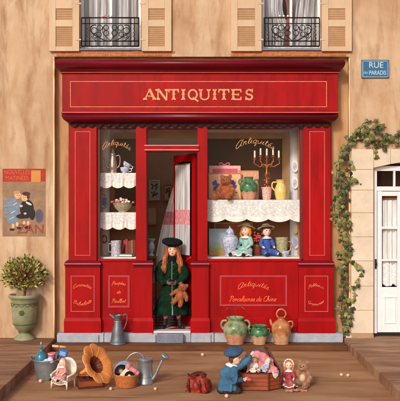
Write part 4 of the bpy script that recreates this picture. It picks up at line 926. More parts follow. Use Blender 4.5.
vase('flowered_mug','white mug with blue flowers beside red books in the left window','mug',116.3,0,.3,FZ,[(0,0),(4.8,0),(5.2,1),(5.0,9),(5.4,15),(4.9,15),(4.4,8),(0,2)],mat('blue_sprig_china',(90,120,190),.3,vs=44,c2=(240,226,204)),[([(-4.8,0,12.5),(-7.5,0,12),(-7.4,0,5.5),(-4.8,0,4)],.55)])
bl = ['tilted crimson book leaning against the upright books','upright red book, second from left in the row','brown red upright book in the middle of the row','rust coloured upright book, second from right in the row','dark red upright book at the right end of the row']
cols=[(176,56,56),(156,60,48),(120,60,44),(164,90,62),(110,34,36)]
for i in range(5):
    Yb_=.4; o=thing('book',bl[i],'book',(X(124.2+i*2.6,Yb_),Yb_,FZ),0,'books in the left shop window'); s=S(Yb_)
    if i==0: o.rotation_euler=(0,.28,0); o.location.x-=.055
    h=15+random.uniform(0,2); m=MB(SM(s)); m.box(-1.2,-.85,0,9,0,h); m.box(.85,1.2,0,9,0,h); m.box(-1.2,1.2,-.35,0,0,h); part('cover',m,mat('book_cloth_%s'%'abcde'[i],cols[i],.6,var=.2,vs=20),o,bevel=.002)
    m=MB(SM(s)); m.box(-.85,.85,.02,8.6,.4,h-.4); part('pages',m,paper,o)
o=thing('book','closed teal book lying flat on the left window floor','book',(X(126,.26),.26,FZ),-.25); s=S(.26); m=MB(SM(s)); m.box(-7.5,7.5,-2.6,5.5,0,.5); m.box(-7.5,7.5,-2.6,5.5,2.1,2.6); m.box(-7.6,-7.1,-2.6,5.5,.5,2.1); part('cover',m,teal_book,o,bevel=.002)
m=MB(SM(s)); m.box(-7,7.1,-2.3,5.2,.5,2.1); part('pages',m,paper,o)
m = MB(SM(s)); m.box(-5,5,-1.4,4.2,2.62,2.7); part('cover_panel',m,mat('pale_teal',(120,158,168),.7,var=.3,vs=60),o)

# ================================================================== inside the doorway
def framed(label,px,py,w,h,Y,fm,pm,inner,hook=True,z=None,tilt=0):
    o=thing('framed_picture',label,'picture',(X(px,Y),Y,Z(py,Y) if z is None else z)); s=S(Y); o.rotation_euler=(tilt,0,0)
    m=MB(SM(s)); t=1.4
    m.box(-w/2,w/2,0,1.2,h-t,h); m.box(-w/2,w/2,0,1.2,0,t); m.box(-w/2,-w/2+t,.02,1.2,t,h-t); m.box(w/2-t,w/2,.02,1.2,t,h-t); part('frame',m,fm,o,bevel=.004)
    m=MB(SM(s)); m.box(-w/2+t,w/2-t,.5,.9,t,h-t); part('print',m,pm,o)
    if inner: m=MB(SM(s)); 
    if inner:
        for i in range(16): m.ell((random.uniform(-w*.25,w*.25),.45,h*.5+random.uniform(-h*.3,h*.3)),(1,.12,1),6,4)
        part('motif',m,inner,o)
    if hook: m=MB(SM(s)); m.tube([(-w*.3,.6,h),(0,.6,h+3.5),(w*.3,.6,h)],.15,5); part('hanging_cord',m,iron,o)
    return o
YB=3.98
framed('cream framed print of green flowers highest in the doorway',154.6,200.5,11,20.5,YB-.04,mat('cream_frame',(240,228,190),.5),paper,leaf_m)
framed('small brown framed print right of the flower print in the doorway',168,201,9,17,YB-.04,mat('warm_frame',(206,140,80),.5),peach,mat('russet_motif',(150,84,54),.7))
framed('orange lit picture hanging below the flower print in the doorway',152.2,225,10.5,19,YB-.04,mat('orange_frame',(232,140,76),.5),mat('glow_peach',(252,214,170),.7,var=.12),None,hook=False)
framed('tall wooden framed panel on the floor behind the girl',157,0,13,20,YB-.3,frame_g,mat('tan_panel',(226,176,110),.7,var=.2,vs=8),None,hook=False,z=.25,tilt=-.08)
framed('small gilt frame propped on the shop floor by the doorpost',151.5,0,7,40,YB-.12,frame_g,mat('russet_panel',(170,100,60),.7,var=.2,vs=8),None,hook=False,z=.25,tilt=-.05)
o,s=prop('door_drape','white and pink striped voile drape swept aside in the shop doorway','curtain',170,245,.95); 
def fdr(u,v):
    top=Vector((8.5,0,70)); 
    xl_= -17+24*v**1.5; xr_=6+(9.5-6)*v
    return (xl_+(xr_-xl_)*u, 1.1*math.sin(u*24+v*2), -38+108*v)
m=MB(SM(s)); m.sheet(lambda u,v: fdr(u,v),60,50); 
for i,p in enumerate(m.f): 
    row=i//60; t=row/50
    m.mi[i]= 1 if (.53<t<.66 or .86<t<.90) else 0
part('drape',m,[curtain_w,curtain_p],o)
vase('pale_vase','pale blue porcelain vase on a stand inside the door, left of the girl','vase',151.6,0,.7,Z(256,.7),[(0,0),(2.6,0),(3,1),(1.6,3),(3.2,8),(2.6,12),(1.8,14),(4.2,17),(3.8,17),(0,14)],mat('ice_blue_china',(180,208,216),.3,var=.15,vs=30))
o=thing('plant_stand','narrow brown stand with a pale vase on it inside the door','stand',(X(151.6,.7),.7,.25)); zt2=Z(256,.7)-.25-.002; m=MB(); m.box(-.09,.09,-.08,.08,zt2-.025,zt2); part('top',m,cabinet,o,bevel=.004)
for dx in(-.07,.07):
    for dy in(-.06,.06): m=MB(); m.tube([(dx,dy,0),(dx,dy,zt2-.025)],.012,8); part('leg',m,cabinet,o)

# ================================================================== GIRL
def hand(m, p, d, side, s, curl=.5):
    """palm + 4 fingers + thumb; p wrist, d unit direction (Vector), side = unit vector across the palm, s scale (hand length)"""
    d=Vector(d).normalized(); sd=Vector(side).normalized(); nrm=d.cross(sd).normalized(); p=Vector(p)
    for q in (-.18,0,.18): m.cap(p+sd*q*s*.6,p+d*s*.45+sd*q*s,.11*s,.10*s)
    for i,(q,l) in enumerate(((-.24,.34),(-.08,.42),(.08,.40),(.24,.30))):
        a=p+d*s*.48+sd*q*s; b=a+(d*.9+nrm*curl*.5).normalized()*l*s*.55; c=b+(d*.5+nrm*curl*1.4).normalized()*l*s*.5
        m.cap(a,b,.068*s,.06*s,n=8); m.cap(b,c,.06*s,.045*s,n=8)
    a=p+d*s*.12-sd*.2*s; b=a+(d*.5-sd*.75+nrm*.2).normalized()*.26*s; c=b+(d*.9-sd*.1+nrm*.4).normalized()*.2*s; m.cap(a,b,.085*s,.07*s,n=8); m.cap(b,c,.07*s,.05*s,n=8)
YG=.2; girl=thing('person','girl in green coat and black beret holding a teddy in the shop doorway','person',(X(172,YG),YG,.247)); s=S(YG); M0=SM(s)
# local px: x right, z up; feet at 0, beret top 92
m=MB(M0)
m.ell((.6,-.5,78.5),(4.7,4.9,6.0)); m.ell((.6,-1.6,75.2),(3.5,3.4,3.4)); m.ell((.6,-5.3,77.4),(.75,.9,1.1)); m.cap((.4,.4,66),(.5,0,74),2.4,2.3)
m.ell((0,.5,58),(8.2,5,9)); m.ell((0,.5,44),(5.8,3.6,8))
for sg in (-1,1): m.limb([(sg*8.2,.5,64),(sg*11.6,-2.8,51.4),(sg*7.2,-5.9,47.2)],[3,1.6,1.0])
m.limb([(-3.0,.3,42),(-5.2,-.3,22),(-7.0,-.5,5)],[3.4,2.7,1.9]); m.limb([(3.0,.3,42),(5.4,-.3,22),(8.0,-.5,5)],[3.4,2.7,1.9])
fuse('body',m,skin,girl,.0065,2)
m=MB(M0)
for sg in(-1,1): m.ell((.6+sg*1.95,-4.85,79.0),(.95,.4,.62))
part('eye_whites',m,white_paint,girl); m=MB(M0)
for sg in(-1,1): m.ell((.6+sg*1.9,-5.14,79.0),(.48,.22,.52)); m.tube([(.6+sg*1.0,-5.2,79.3),(.6+sg*1.95,-5.2,79.75),(.6+sg*2.9,-4.95,79.3)],.14,5)
part('eyes',m,eye_m,girl)
m=MB(M0)
for sg in(-1,1): m.tube(smooth_pts([(.6+sg*1.0,-5.1,80.6),(.6+sg*2.0,-5.0,81.0),(.6+sg*3.1,-4.6,80.5)],3),.2,5)
part('eyebrows',m,hair_r,girl)
m=MB(M0); m.ell((.6,-5.15,74.9),(1.05,.35,.5)); part('lips',m,lip_m,girl)
m=MB(M0)
for sg in(-1,1): m.ell((.6+sg*2.6,-4.45,76.7),(1.0,.3,.85))
part('cheeks',m,blush_m,girl)
# hair
m=MB(M0); m.ell((.6,1.2,80.5),(5.6,5.2,5.6))
for sg in(-1,1):
    for q in range(4):
        m.limb([(.6+sg*4.6,-.6+q*.9,81),(.6+sg*(6.0+q*.2),-1.4+q,74),(.6+sg*(7.6-q*.5),-2.6+q,68),(.6+sg*(8.6-q*1.3),-3.6+q*.7,61+q*.8),(.6+sg*(9.2-q*1.7),-4.4+q*.5,57.5+q)],[1.6,2.0,2.2,1.8,.8])
m.cap((.6,3.6,78),(.4,4,62),4,4)
fuse('hair',m,hair_r,girl,.0065,1,wr=.006,wf=22)
m=MB(M0)
for q in range(110):
    sg=random.choice((-1,1)); t=random.random(); f_=random.uniform(-1.4,2.6); w0=random.uniform(0,6.28)
    P=[(.6+sg*(4.2+1.0*t),-1.5-f_*.9+t,83-t),(.6+sg*(6.0+1.6*t),-2.2-f_*.8+t*2,75),(.6+sg*(6.6+2.8*t),-3.6-f_*.5+t,68),(.6+sg*(6.4+4.4*t),-5.0-f_*.4+t*1.5,62),(.6+sg*(7+4.6*t+random.uniform(-1,1)),-5.2-f_*.4+t,56+random.uniform(-1.5,3))]
    P=smooth_pts(P,5); P=[p+Vector((.45*math.sin(i*.75+w0),.3*math.cos(i*.7+w0),0)) for i,p in enumerate(P)]
    m.tube(P,[.33]*(len(P)-3)+[.26,.18,.08],4)
part('hair_locks',m,hair_r,girl)
m=MB(M0)
m.T=Matrix.Translation((.2,0,84.3))@Matrix.Rotation(.10,4,'Y')@Matrix.Rotation(.12,4,'X')
m.lathe([(q.x,q.y) for q in smooth_pts([Vector(v) for v in ((5.2,-2.6,0),(5.6,-1.6,0),(8.6,-.8,0),(10.4,1.0,0),(9.6,3.4,0),(5.5,5.2,0),(.6,5.7,0),(.5,6.6,0),(0,6.7,0))],4)],32,mod=lambda a,t:1+.02*math.sin(a*5)+.015*math.sin(a*9+2)); part('beret',m,black_felt,girl)
# coat
m=MB(M0)
m.ell((0,.3,61),(9.2,5.6,6.5)); m.ell((0,.2,54),(8.4,6,9)); m.ell((0,.2,47),(8,6.2,6)); m.cap((.3,.2,66),(.4,0,70),4.0,3.2)
for sg in(-1,1): m.limb([(sg*8.6,.5,63),(sg*12.2,-1.2,56),(sg*12.0,-3.2,51),(sg*8.4,-6.6,47.2),(sg*6.4,-7.2,46.6)],[4.6,5.0,4.4,3.0,2.4])
prof=[(7.6,50),(8.6,44),(10.5,36),(13.5,28),(16.8,20),(18.6,14.5),(18.0,13.8),(0,16)]
m.lathe(prof,40,mod=lambda a,t:1+.085*t*math.sin(a*8+.6)+.04*t*math.sin(a*13),sy=.58)
fuse('coat',m,coat_m,girl,.008,2,wr=.016,wf=8)
m=MB(M0); m.lathe([(9.2,49.2),(9.4,48.2),(9.0,47.2)],32,sy=.78,cap=False); part('belt',m,black_felt,girl)
m=MB(M0); m.tube(smooth_pts([(.3,-5.4,67),(.3,-6.3,60),(.2,-6.6,52),(.4,-7.0,44),(.5,-8.2,34),(.8,-9.8,26),(1,-11.1,18),(1,-11.3,14.6)],5),[.42+.5*max(0,(i-20)/16) for i in range(36)],6); part('front_trim',m,trim_m,girl)
m=MB(M0)
for zz in (64,59.5,55,41,36): m.ell((1.7,-6.6 if zz>50 else -7.8,zz),(.5,.35,.5),8,6)
part('buttons',m,copper,girl)
m=MB(M0); m.lathe([(3.3,69.8),(4.1,68.6),(4.5,66.8),(3.9,66.4)],20,sy=.9,cap=False); part('collar',m,black_felt,girl,solid=.006)
m=MB(M0); hand(m,(-5.2,-7.8,46.4),(1,-.3,-.25),(0,.25,-1),6.2,.5); fuse('glove',m,glove_m,girl,.0042,1)
m=MB(M0); hand(m,(5.6,-7.8,46.4),(-1,-.3,-.35),(0,.25,-1),6.2,.5); fuse('glove',m,glove_m,girl,.0042,1)
m=MB(M0)
m.limb([(-5.4,-.5,20),(-6.9,-.5,6)],[2.9,2.2]); fuse('stocking',m,stocking_m,girl,.007,1); m=MB(M0); m.limb([(5.4,-.3,20),(7.9,-.5,6)],[2.9,2.2]); fuse('stocking',m,stocking_m,girl,.007,1)
m=MB(M0)
m.limb([(-6.6,-.5,9.5),(-7.4,-.5,3)],[2.6,2.5]); m.limb([(-7.4,-1,2.2),(-9.6,-5.0,1.7)],[2.2,1.7]); fuse('boot',m,boot_m,girl,.006,1); m=MB(M0); m.limb([(7.5,-.5,9.5),(8.3,-.5,3)],[2.6,2.5]); m.limb([(8.3,-1,2.2),(11,-4.8,1.7)],[2.2,1.7]); fuse('boot',m,boot_m,girl,.006,1)
tb=teddy('orange teddy bear dangling from the hands of the girl',180.5,0,.03,.247+25*S(YG),22.5,teddy_o,yaw=-.25,pose='stand',muzz=teddy_o); tb.rotation_euler=(0,.32,-.25); tb.location.x-=.05

# ================================================================== LEDGE: jug and pots
LZ=.081
o,s=vase('zinc_jug','tall dull zinc jug on the step below the left shop window','jug',118,0,-.235,LZ,[(0,0),(7.2,0),(7.4,.8),(7.3,3),(6.6,7),(5.6,14),(4.2,20),(3.6,23),(4.2,26.5),(4.9,28.5),(4.3,28.3),(3.3,23),(0,20)],zinc_dk,[([(3.8,0,27),(7.4,0,29.6),(9.4,0,27.6),(8.8,0,22),(6.0,0,14)],.55)])
m=MB(SM(s)); m.tube(smooth_pts([(-3.4,0,25.5),(-5.5,0,27.4),(-8.2,0,29.8)],4),[1.6,1.5,1.4,1.35,1.3,1.1,.9,.7,.5],8); m.ell((-6.2,0,28.4),(2.6,1.3,.9),10,6); part('lip',m,zinc_dk,o)
m=MB(SM(s)); 
for zz,rr in((1,7.5),(22.5,3.9)): m=MB(SM(s)); m.lathe([(rr-.2,zz-.5),(rr+.3,zz),(rr-.2,zz+.5)],24,cap=False); part('band',m,zinc,o)
o,s=vase('olive_jar','large pale green glazed jar with two handles below the right window','jar',235.3,0,-.23,LZ,[(0,0),(7.6,0),(8.2,1.4),(9.8,6),(12.2,13),(11.8,18),(8.4,22),(7.2,23.3),(8.4,25.2),(9.2,26.4),(8.2,26.6),(6.6,24),(0,20)],glaze('olive_jar_glaze',(98,118,84),(164,170,128),(212,152,122),10*S(-.23),.045),[([(-8.6,0,23.2),(-12.6,0,22.8),(-14.2,0,18.6),(-11.8,0,14.5)],1.15),([(8.6,0,23.2),(12.6,0,22.8),(14.2,0,18.6),(11.8,0,14.5)],1.15)])
o2,s2=prop('dry_sprig','thin reddish dry sprig standing in the large green jar','sprig',235,0,-.23); o2.location=(X(235.3,-.23),-.23,LZ+20.2*s)
m=MB(SM(s)); m.tube(smooth_pts([(0,0,0),(.5,0,8),(0,0,17),(1,0,23)],4),.28,5); m.tube(smooth_pts([(.3,0,13),(-5,0,15.5),(-8,-1,15)],4),.22,5); m.tube(smooth_pts([(.1,0,14),(4,0,17),(7,0,16)],4),.22,5); part('stem',m,bark,o2)
m=MB(SM(s))
for p in ((-8,-1,15),(7,0,16),(1,0,23),(8.5,0,15)): m.ell(p,.8,6,4)
part('buds',m,red_fl,o2)
vase('green_jar','small squat dark green jar in the middle of the three pots','jar',259,0,-.24,LZ,[(0,0),(5.8,0),(6.2,1),(7.4,5),(8.8,10),(8.4,14),(6.8,16.2),(7.4,17.8),(8.2,18.4),(7.4,18.6),(6,16.6),(0,14)],glaze('green_jar_glaze',(28,76,46),(92,142,96),(220,170,138),8*S(-.24)),[([(-7.6,0,15.4),(-10.2,0,14.6),(-10,0,11.6),(-8.4,0,9.6)],.8),([(7.6,0,15.4),(10.2,0,14.6),(10,0,11.6),(8.4,0,9.6)],.8)])
o,s=vase('spouted_jug','tan glazed jug with a top ring handle at the right of the pots','jug',281,0,-.22,LZ,[(0,0),(6.8,0),(7.2,1.2),(8.4,6),(9.8,13),(9.4,18),(6.6,22),(3.8,24),(3.6,25.5),(4.2,26.2),(3.4,26.2),(0,25)],glaze('tan_jug_glaze',(150,88,50),(206,142,92),(214,162,118),9*S(-.22),.06),[([(-2.6,0,25.5),(-4.6,0,29),(-3.2,0,33),(0,0,34.4),(3.2,0,33),(4.6,0,29),(2.6,0,25.5)],.95),([(6.2,0,21.5),(10.6,0,22.2),(11.4,0,18.6),(9.2,0,15)],.9)])
m=MB(SM(s)); m.tube(smooth_pts([(-7.6,0,17),(-9.8,0,19.8),(-10.6,0,23),(-11.4,0,24)],4),[1.7,1.65,1.6,1.55,1.5,1.4,1.35,1.3,1.25,1.2,1.2,1.25,1.4],8); part('spout',m,tan_g,o)

# ================================================================== URN WITH TOPIARY
YU=gy(339,.13); o,s=prop('planter_urn','sage green glazed urn planter standing by the left wall','urn',24.8,339,YU)
m=MB(SM(s)); P=[(0,0),(9.5,0),(10,1.2),(8.6,3),(5.4,6),(5,8),(7.6,10.5),(10.6,15),(12,22),(12.4,30),(12.6,37),(13.6,40.5),(15.4,42.2),(15.4,44.4),(14.4,45.2),(13,44),(12,40),(0,39)]
m.lathe([(max(0,q.x),q.y) for q in smooth_pts([Vector((a,b,0)) for a,b in P],3)],40,cap=False); part('body',m,urn_m,o)
m=MB(SM(s))
for z_,r_ in ((7.6,5.6),(16,11.2),(36.5,12.8)): m.lathe([(r_-.1,z_-.6),(r_+.45,z_),(r_-.1,z_+.6)],32,cap=False)
for i in range(14):
    a=i*2*PI/14; P_=[]
    m.tube(smooth_pts([(12.6*math.cos(a),12.6*math.sin(a),36),(12.6*math.cos(a+.22),12.6*math.sin(a+.22),33.6),(12.6*math.cos(a+.449),12.6*math.sin(a+.449),36)],3),.35,5)
m.T=Matrix.Translation((0,-12.2,28)); m.lathe([(0,0)],3) if False else None
for k in range(8): a=k*PI/4; m.ell((1.8*math.cos(a),-.1,1.8*math.sin(a)),(1.1,.5,1.1),8,6)
m.ell((0,-.4,0),(1.2,.7,1.2),8,6); part('relief',m,urn_dk,o)
m=MB(SM(s)); m.lathe([(0,42.6),(8,42.2),(13,41.5)],24,cap=False); part('soil',m,soil,o)
def leaf_pts(p, d, L_, w, nrm):
    d=d.normalized(); sd=d.cross(nrm).normalized()*w; up=sd.cross(d).normalized()*w*.35
    return [p, p+d*L_*.35+sd+up, p+d*L_*.75+sd*.7+up, p+d*L_, p+d*L_*.75-sd*.7+up, p+d*L_*.35-sd+up, p+d*L_*.5]
LF=[(0,1,6),(1,2,6),(2,3,6),(3,4,6),(4,5,6),(5,0,6)]
o,s=prop('topiary_tree','small round leafy bush with yellow green leaves growing in the sage urn','tree',24.8,339,YU); 
m=MB(SM(s)); z0=42
m.tube(smooth_pts([(0,0,z0-1),(.6,0,z0+6),(-.2,0,z0+13),(.4,0,z0+20)],4),[1.5,1.4,1.35,1.3,1.25,1.2,1.15,1.1,1.05,1,.9,.85,.8],8); part('trunk',m,bark,o)
m=MB(SM(s)); tips=[]
for i in range(46):
    a=random.uniform(0,2*PI); el=random.uniform(-.15,1.45); c=Vector((0,0,66)); rr=random.uniform(.62,.92)
    p=Vector((c.x+22.5*rr*math.cos(a)*math.cos(el), 19*rr*math.sin(a)*math.cos(el), 61+22*rr*math.sin(el)-(2 if el<.2 else 0)))
    b=Vector((0,0,z0+random.uniform(8,20))); mid_=(b+p)/2+Vector((0,0,2)); m.tube(smooth_pts([b,mid_,p],4),[.55,.5,.46,.42,.38,.34,.3,.25,.2],5); tips.append((b,mid_,p))
part('branches',m,bark,o)
m=MB(SM(s))
for i in range(1050):
    u=Vector((random.gauss(0,1),random.gauss(0,1),random.gauss(0,1))).normalized(); rr=random.uniform(.35,1.0)**.6
    wob=1+.06*math.sin(u.x*9+u.z*7)
    p=Vector((u.x*22.2*rr*wob, u.y*18*rr*wob, 65+u.z*17.5*rr*wob-(0)));
    if p.z<50+abs(p.x)*.28: continue
    d=(Vector((u.x,u.y,u.z+.6))+Vector((random.uniform(-.6,.6),random.uniform(-.6,.6),random.uniform(-.4,.6)))); nr=Vector((random.uniform(-.6,.6),-1,random.uniform(-.2,.9))).normalized()
    t=random.random(); mi=0 if t<.26 else (1 if t<.52 else (2 if t<.90 else 3))
    m.add(leaf_pts(p,d,random.uniform(2.6,4.4),random.uniform(.65,1.05),nr),LF,False,mi)
part('crown',m,[leaf_d,leaf_m,leaf_y,leaf_e],o)

# ================================================================== IVY
ivy=thing('ivy_vine','dark green ivy vine climbing the wall corner beside the stone door surround','vine',(X(344),-.01,.135))
ox,oz=X(344),.135
def L2(px,py,Y=-.03): return Vector((X(px,Y)-ox,Y+.01,Z(py,Y)-oz))
paths=[[(343,334),(341,310),(343.5,285),(340,262),(343,240),(339,215),(342,190),(339,165),(341,147)],
 [(345,334),(347,300),(344,270),(348,240),(345,205),(350,175),(346,150),(352,138),(362,132),(372,128),(384,124)],
 [(346,152),(354,142),(366,139),(378,141),(389,139),(400,133),(410,137)],
 [(348,230),(342,200),(336,182),(338,160)],
 [(346,325),(352,305),(358,285),(361,268)],[(366,139),(374,147),(377,157)],[(345,262),(352,262),(359,266)],[(352,140),(358,128),(366,122),(374,122)],[(356,136),(366,130),(378,128),(386,127)],[(360,136),(370,134),(380,134),(392,137)],[(366,140),(380,146),(384,150)],[(378,141),(390,143),(400,143),(410,141)],[(343,186),(350,188)],[(342,183),(350,184),(356,182),(362,186)],[(343,230),(336,224),(334,206),(337,195)]]
m=MB(); 
for P in paths: m.tube(smooth_pts([L2(*p,Y=-.022) for p in P],5),.008 if len(P)>5 else .005,6)
part('stem',m,bark,ivy)
m=MB()
def ivy_leaf(p, size, ang, mi):
    O=[(0,0),(.34,-.18),(.62,.12),(.42,.38),(.5,.62),(.2,.62),(0,1.05),(-.2,.62),(-.5,.62),(-.42,.38),(-.62,.12),(-.34,-.18)]
    R=Matrix.Rotation(ang,4,'Y')@Matrix.Rotation(random.uniform(-.5,.35),4,'X')@Matrix.Rotation(random.uniform(-.4,.4),4,'Z')
    v=[p+R@Vector((a*size,-.015*size*0-abs(a)*.18*size*-1,b*size)) for a,b in O]; c=p+R@Vector((0,-.06*size,.35*size))
    m.add(v+[c],[(i,(i+1)%12,12) for i in range(12)],False,mi)
for pi_,P in enumerate(paths):
    Q=smooth_pts([Vector((p[0],p[1],0)) for p in P],12); step=0
    for i in range(len(Q)-1):
        L_seg=(Q[i+1]-Q[i]).length; step+=L_seg
        while step>2.5:
            step-=2.5; px=Q[i].x+random.uniform(-3.2,3.2); py=Q[i].y+random.uniform(-2,2); sz=random.uniform(2.8,5.4)/65
            t=random.random(); mi=0 if t<.36 else (1 if t<.72 else 2)
            ivy_leaf(L2(px,py,-.035-random.uniform(.0,.06)),sz,random.uniform(-2.4,2.4)+(PI if random.random()<.55 else 0),mi)
part('foliage',m,[ivy1,ivy2,ivy3],ivy,solid=.0015)

# ================================================================== STREET SIGN, POSTER
o=thing('street_sign','blue enamel street sign with white lettering high on the right wall','street sign',(X(374.5),-.001,Z(69.5)))
k=S(0); m=MB(); w,h=13.8*k,9.2*k; m.box(-w,w,-.018,-.001,-h,h); part('plate',m,mat('sign_edge',(56,84,112),.4),o,bevel=.006)
m=MB(); m.box(-w+.012,w-.012,-.021,-.0185,-h+.012,h-.012); part('border',m,mat('sign_border',(122,164,196),.4),o)
m=MB(); m.box(-w+.028,w-.028,-.0235,-.0213,-h+.028,h-.028); part('field',m,sign_b,o)
m=MB(); text_into(m,'RUE',.125,.01,.055,-.025,.003,0); part('lettering',m,sign_w,o); m=MB(); text_into(m,'DU',.045,-.148,-.06,-.025,.003,0); part('lettering',m,sign_w,o); m=MB(); text_into(m,'PARADIS',.092,.035,-.062,-.025,.003,0,sx=.74); part('lettering',m,sign_w,o)
m=MB(); 
for a in(-1,1):
    for b in(-1,1): m.ell((a*(w-.02),-.024,b*(h-.02)),.006,8,6)
part('screw',m,zinc,o)
o=thing('wall_poster','worn brown poster of two seated children with a red banner on the left wall','poster',(X(24),-.001,Z(202.5)))
P0=lambda px,py:((px-24.2)*k,(202.5-py)*k)
m=MB(); a=P0(3.5,168.8); b=P0(46,236); m.box(a[0],b[0],-.006,-.001,b[1],a[1]); part('paper',m,poster_bg,o)
m=MB(); a=P0(3.6,168.9); b=P0(45.9,181.5); m.box(a[0],b[0],-.0085,-.0065,b[1],a[1]); part('banner',m,poster_red,o)
m=MB(); a=P0(32,170.5); b=P0(41.5,182.6); m.box(a[0],b[0],-.011,-.009,b[1],a[1]); part('badge',m,poster_or,o)
m=MB(); c=P0(18,172.4); text_into(m,'NOUVELLES',.092,c[0],c[1],-.0105,.002,0,sx=.80); c=P0(18,178.3); text_into(m,'MATINÉES',.092,c[0],c[1],-.0105,.002,0,sx=.86); c=P0(31.5,229.3); text_into(m,'ZAN',.20,c[0],c[1],-.0085,.002,0,sx=1.0,mi=1); part('lettering',m,[poster_tx,mat('poster_zan',(158,62,44),.8,var=.1)],o)
def blob(mb,px,py,rx,rz,Y,mi=0,rot=0,n=18):
    c=P0(px,py); pts=[]
    for i in range(n):
        t=2*PI*i/n; x_=rx*math.cos(t)*(1+.05*math.sin(3*t)); z_=rz*math.sin(t); pts.append((c[0]+(x_*math.cos(rot)-z_*math.sin(rot))*k,c[1]+(x_*math.sin(rot)+z_*math.cos(rot))*k))
    mb.prism(pts,Y-.0008,Y,mi)
m=MB(); y_=-.0065
for i in range(6): a=P0(4.5,199+i*3.4); m.box(a[0],a[0]+.20,-.0075,-.0063,a[1]-.02,a[1]+.012,mi=0)
blob(m,40,216,4,7,-.0066,4)
for (px,py,rx,rz,mi,rot) in ((14.5,208,5.4,8.5,0,.15),(13,219,5.5,4.5,0,0),(19,205,4.2,1.7,0,-.3),(27.5,209,6.8,9.5,3,-.1),(24,216,7,2.6,3,.1),(33,214,3,6,3,0),(18.5,195.5,3.3,3.6,2,0),(25.5,197.5,3.6,3.8,2,0),(28,204,2.6,1.4,5,.5),(22,206,1.7,1.2,2,0),(26,213.5,1.5,1.1,2,0),(14,226,1.5,2.6,2,0),(18,224,1.5,2.4,2,0),(25,223,1.5,2.2,2,0),(29,223,1.5,2.2,2,0),(13,229.5,2.6,1.2,3,0),(20,228,2.6,1.2,3,0),(28.5,227.5,3.2,1.6,3,0)):
    y_-=.0009 if False else 0; 
    blob(m,px,py,rx,rz,-.0075-.0003*random.random()-.001*(mi==2)-.0005*(mi==3),mi,rot)
for px,py,rx,rz in ((17.6,192.4,3.4,1.6),): blob(m,px,py,rx,rz,-.0098,6)
for px,py,rx,rz in ((27,193.8,4.0,2.0),(29,196.5,1.4,2.6)): blob(m,px,py,rx,rz,-.0098-.00005*rx,7)
for px,py in ((18.6,195.2),(20.2,195.4),(24.6,197.2),(26.4,197.2)): blob(m,px,py,.32,.4,-.0105,3,n=8)
for px,py in ((19.6,197.3),(25.5,199.3)): blob(m,px,py,.5,.2,-.0105,8,n=8)
for px,py in ((16,204),(14,212),(12.6,218)): blob(m,px,py,3.2,.35,-.0092,5,.5)
blob(m,29.5,203.5,3.4,1.1,-.0094,5,-.5)
part('printed_children',m,[poster_blue,poster_dk,mat('poster_skin',(222,176,148),.8,var=.1),poster_dk,mat('poster_purple',(96,84,106),.8),mat('poster_cream',(220,210,196),.8),mat('poster_blond',(190,150,100),.8),mat('poster_hair',(84,44,30),.8),mat('poster_mouth',(170,60,50),.8)],o)

# ================================================================== FOREGROUND GOODS
# tin tub
o,s=prop('zinc_tub','oval zinc tub filled with toys and books on the left paving','tub',46.5,379)
m=MB(SM(s)); m.lathe([(0,0),(8.8,0),(9.2,.8),(11.6,14),(12.4,19),(13,19.6),(12.6,20.2),(11.8,19.4),(10.6,12),(8.4,1.2),(0,1.2)],36,sy=.72,cap=False); part('basin',m,zinc,o)
for sg in(-1,1):
    m=MB(SM(s)); m.tube(smooth_pts([(sg*12,-2,18),(sg*14.6,-2,22),(sg*14.8,2,22),(sg*12,2,18)],4),.55,6); part('handle',m,zinc_dk,o)
bx,by_,bz=o.location; 
o=thing('bottle','teal stoppered glass bottle sticking out of the zinc tub','bottle',(bx-.06,by_+.0,bz+.13)); m=MB(SM(s)); m.lathe([(q.x,q.y) for q in smooth_pts([Vector(v) for v in ((0,0,0),(5,0,0),(6.2,4,0),(6.2,11,0),(4.6,15.5,0),(1.8,18,0),(1.4,21,0),(2,22,0),(0,22.4,0))],3)],20,cap=False); part('bottle_body',m,teal_b,o)
m=MB(SM(s)); m.lathe([(1,22),(.9,24),(1.5,25),(0,27.5)],12); part('stopper',m,zinc,o)
o=thing('paper_cup','rose coloured tapered tin standing in the zinc tub','tin',(bx+.07,by_-.0,bz+.19)); m=MB(SM(s)); m.lathe([(0,0),(3,0),(3.8,10),(4,11),(3.5,11),(0,9)],20,cap=False); part('tin_body',m,pinkdk,o)
m=MB(SM(s)); m.lathe([(4.02,10.2),(4.15,10.8),(4.02,11.3)],20,cap=False); part('rim',m,mat('pink_rim',(236,180,180),.6),o)
o=thing('book','bright blue book standing tilted in the zinc tub','book',(bx+.165,by_+.06,bz+.20)); o.rotation_euler=(-.1,.25,-.15); m=MB(SM(s)); m.box(-4.6,4.6,0,.35,-9,13); m.box(-4.6,4.6,1.8,2.1,-9,13); m.box(-4.8,-4.5,0,2.1,0,13); part('cover',m,blue_book,o,bevel=.002); m=MB(SM(s)); m.box(-4.5,4.3,.35,1.8,-8.7,12.7); part('pages',m,paper,o)
m=MB(SM(s)); m.box(-3,3,-.08,-.01,7,11); part('cover_label',m,mat('sky_label',(120,170,220),.6,var=.2),o)
o=thing('rolled_paper','cream paper roll lying across the tub behind the blue book','paper roll',(bx+.14,by_+.13,bz+.385)); m=MB(SM(s)); m.tube([(-7,0,.8),(7,0,-.6)],1.3,14); part('roll',m,mat('peach_paper',(226,180,140),.8,var=.1),o); m=MB(SM(s)); m.tube([(-.6,0,.1),(.6,0,0)],1.45,12); part('band',m,red_fl,o)
o=thing('crumpled_cloth','crumpled pale blue cloth bulging from the zinc tub','cloth',(bx+.01,by_-.05,bz+.225)); m=MB(SM(s))
for i in range(9): m.ell((random.uniform(-6,7),random.uniform(-2,2),random.uniform(-1,3)),(random.uniform(2,3.6),2.4,random.uniform(1.6,2.8)),10,8)
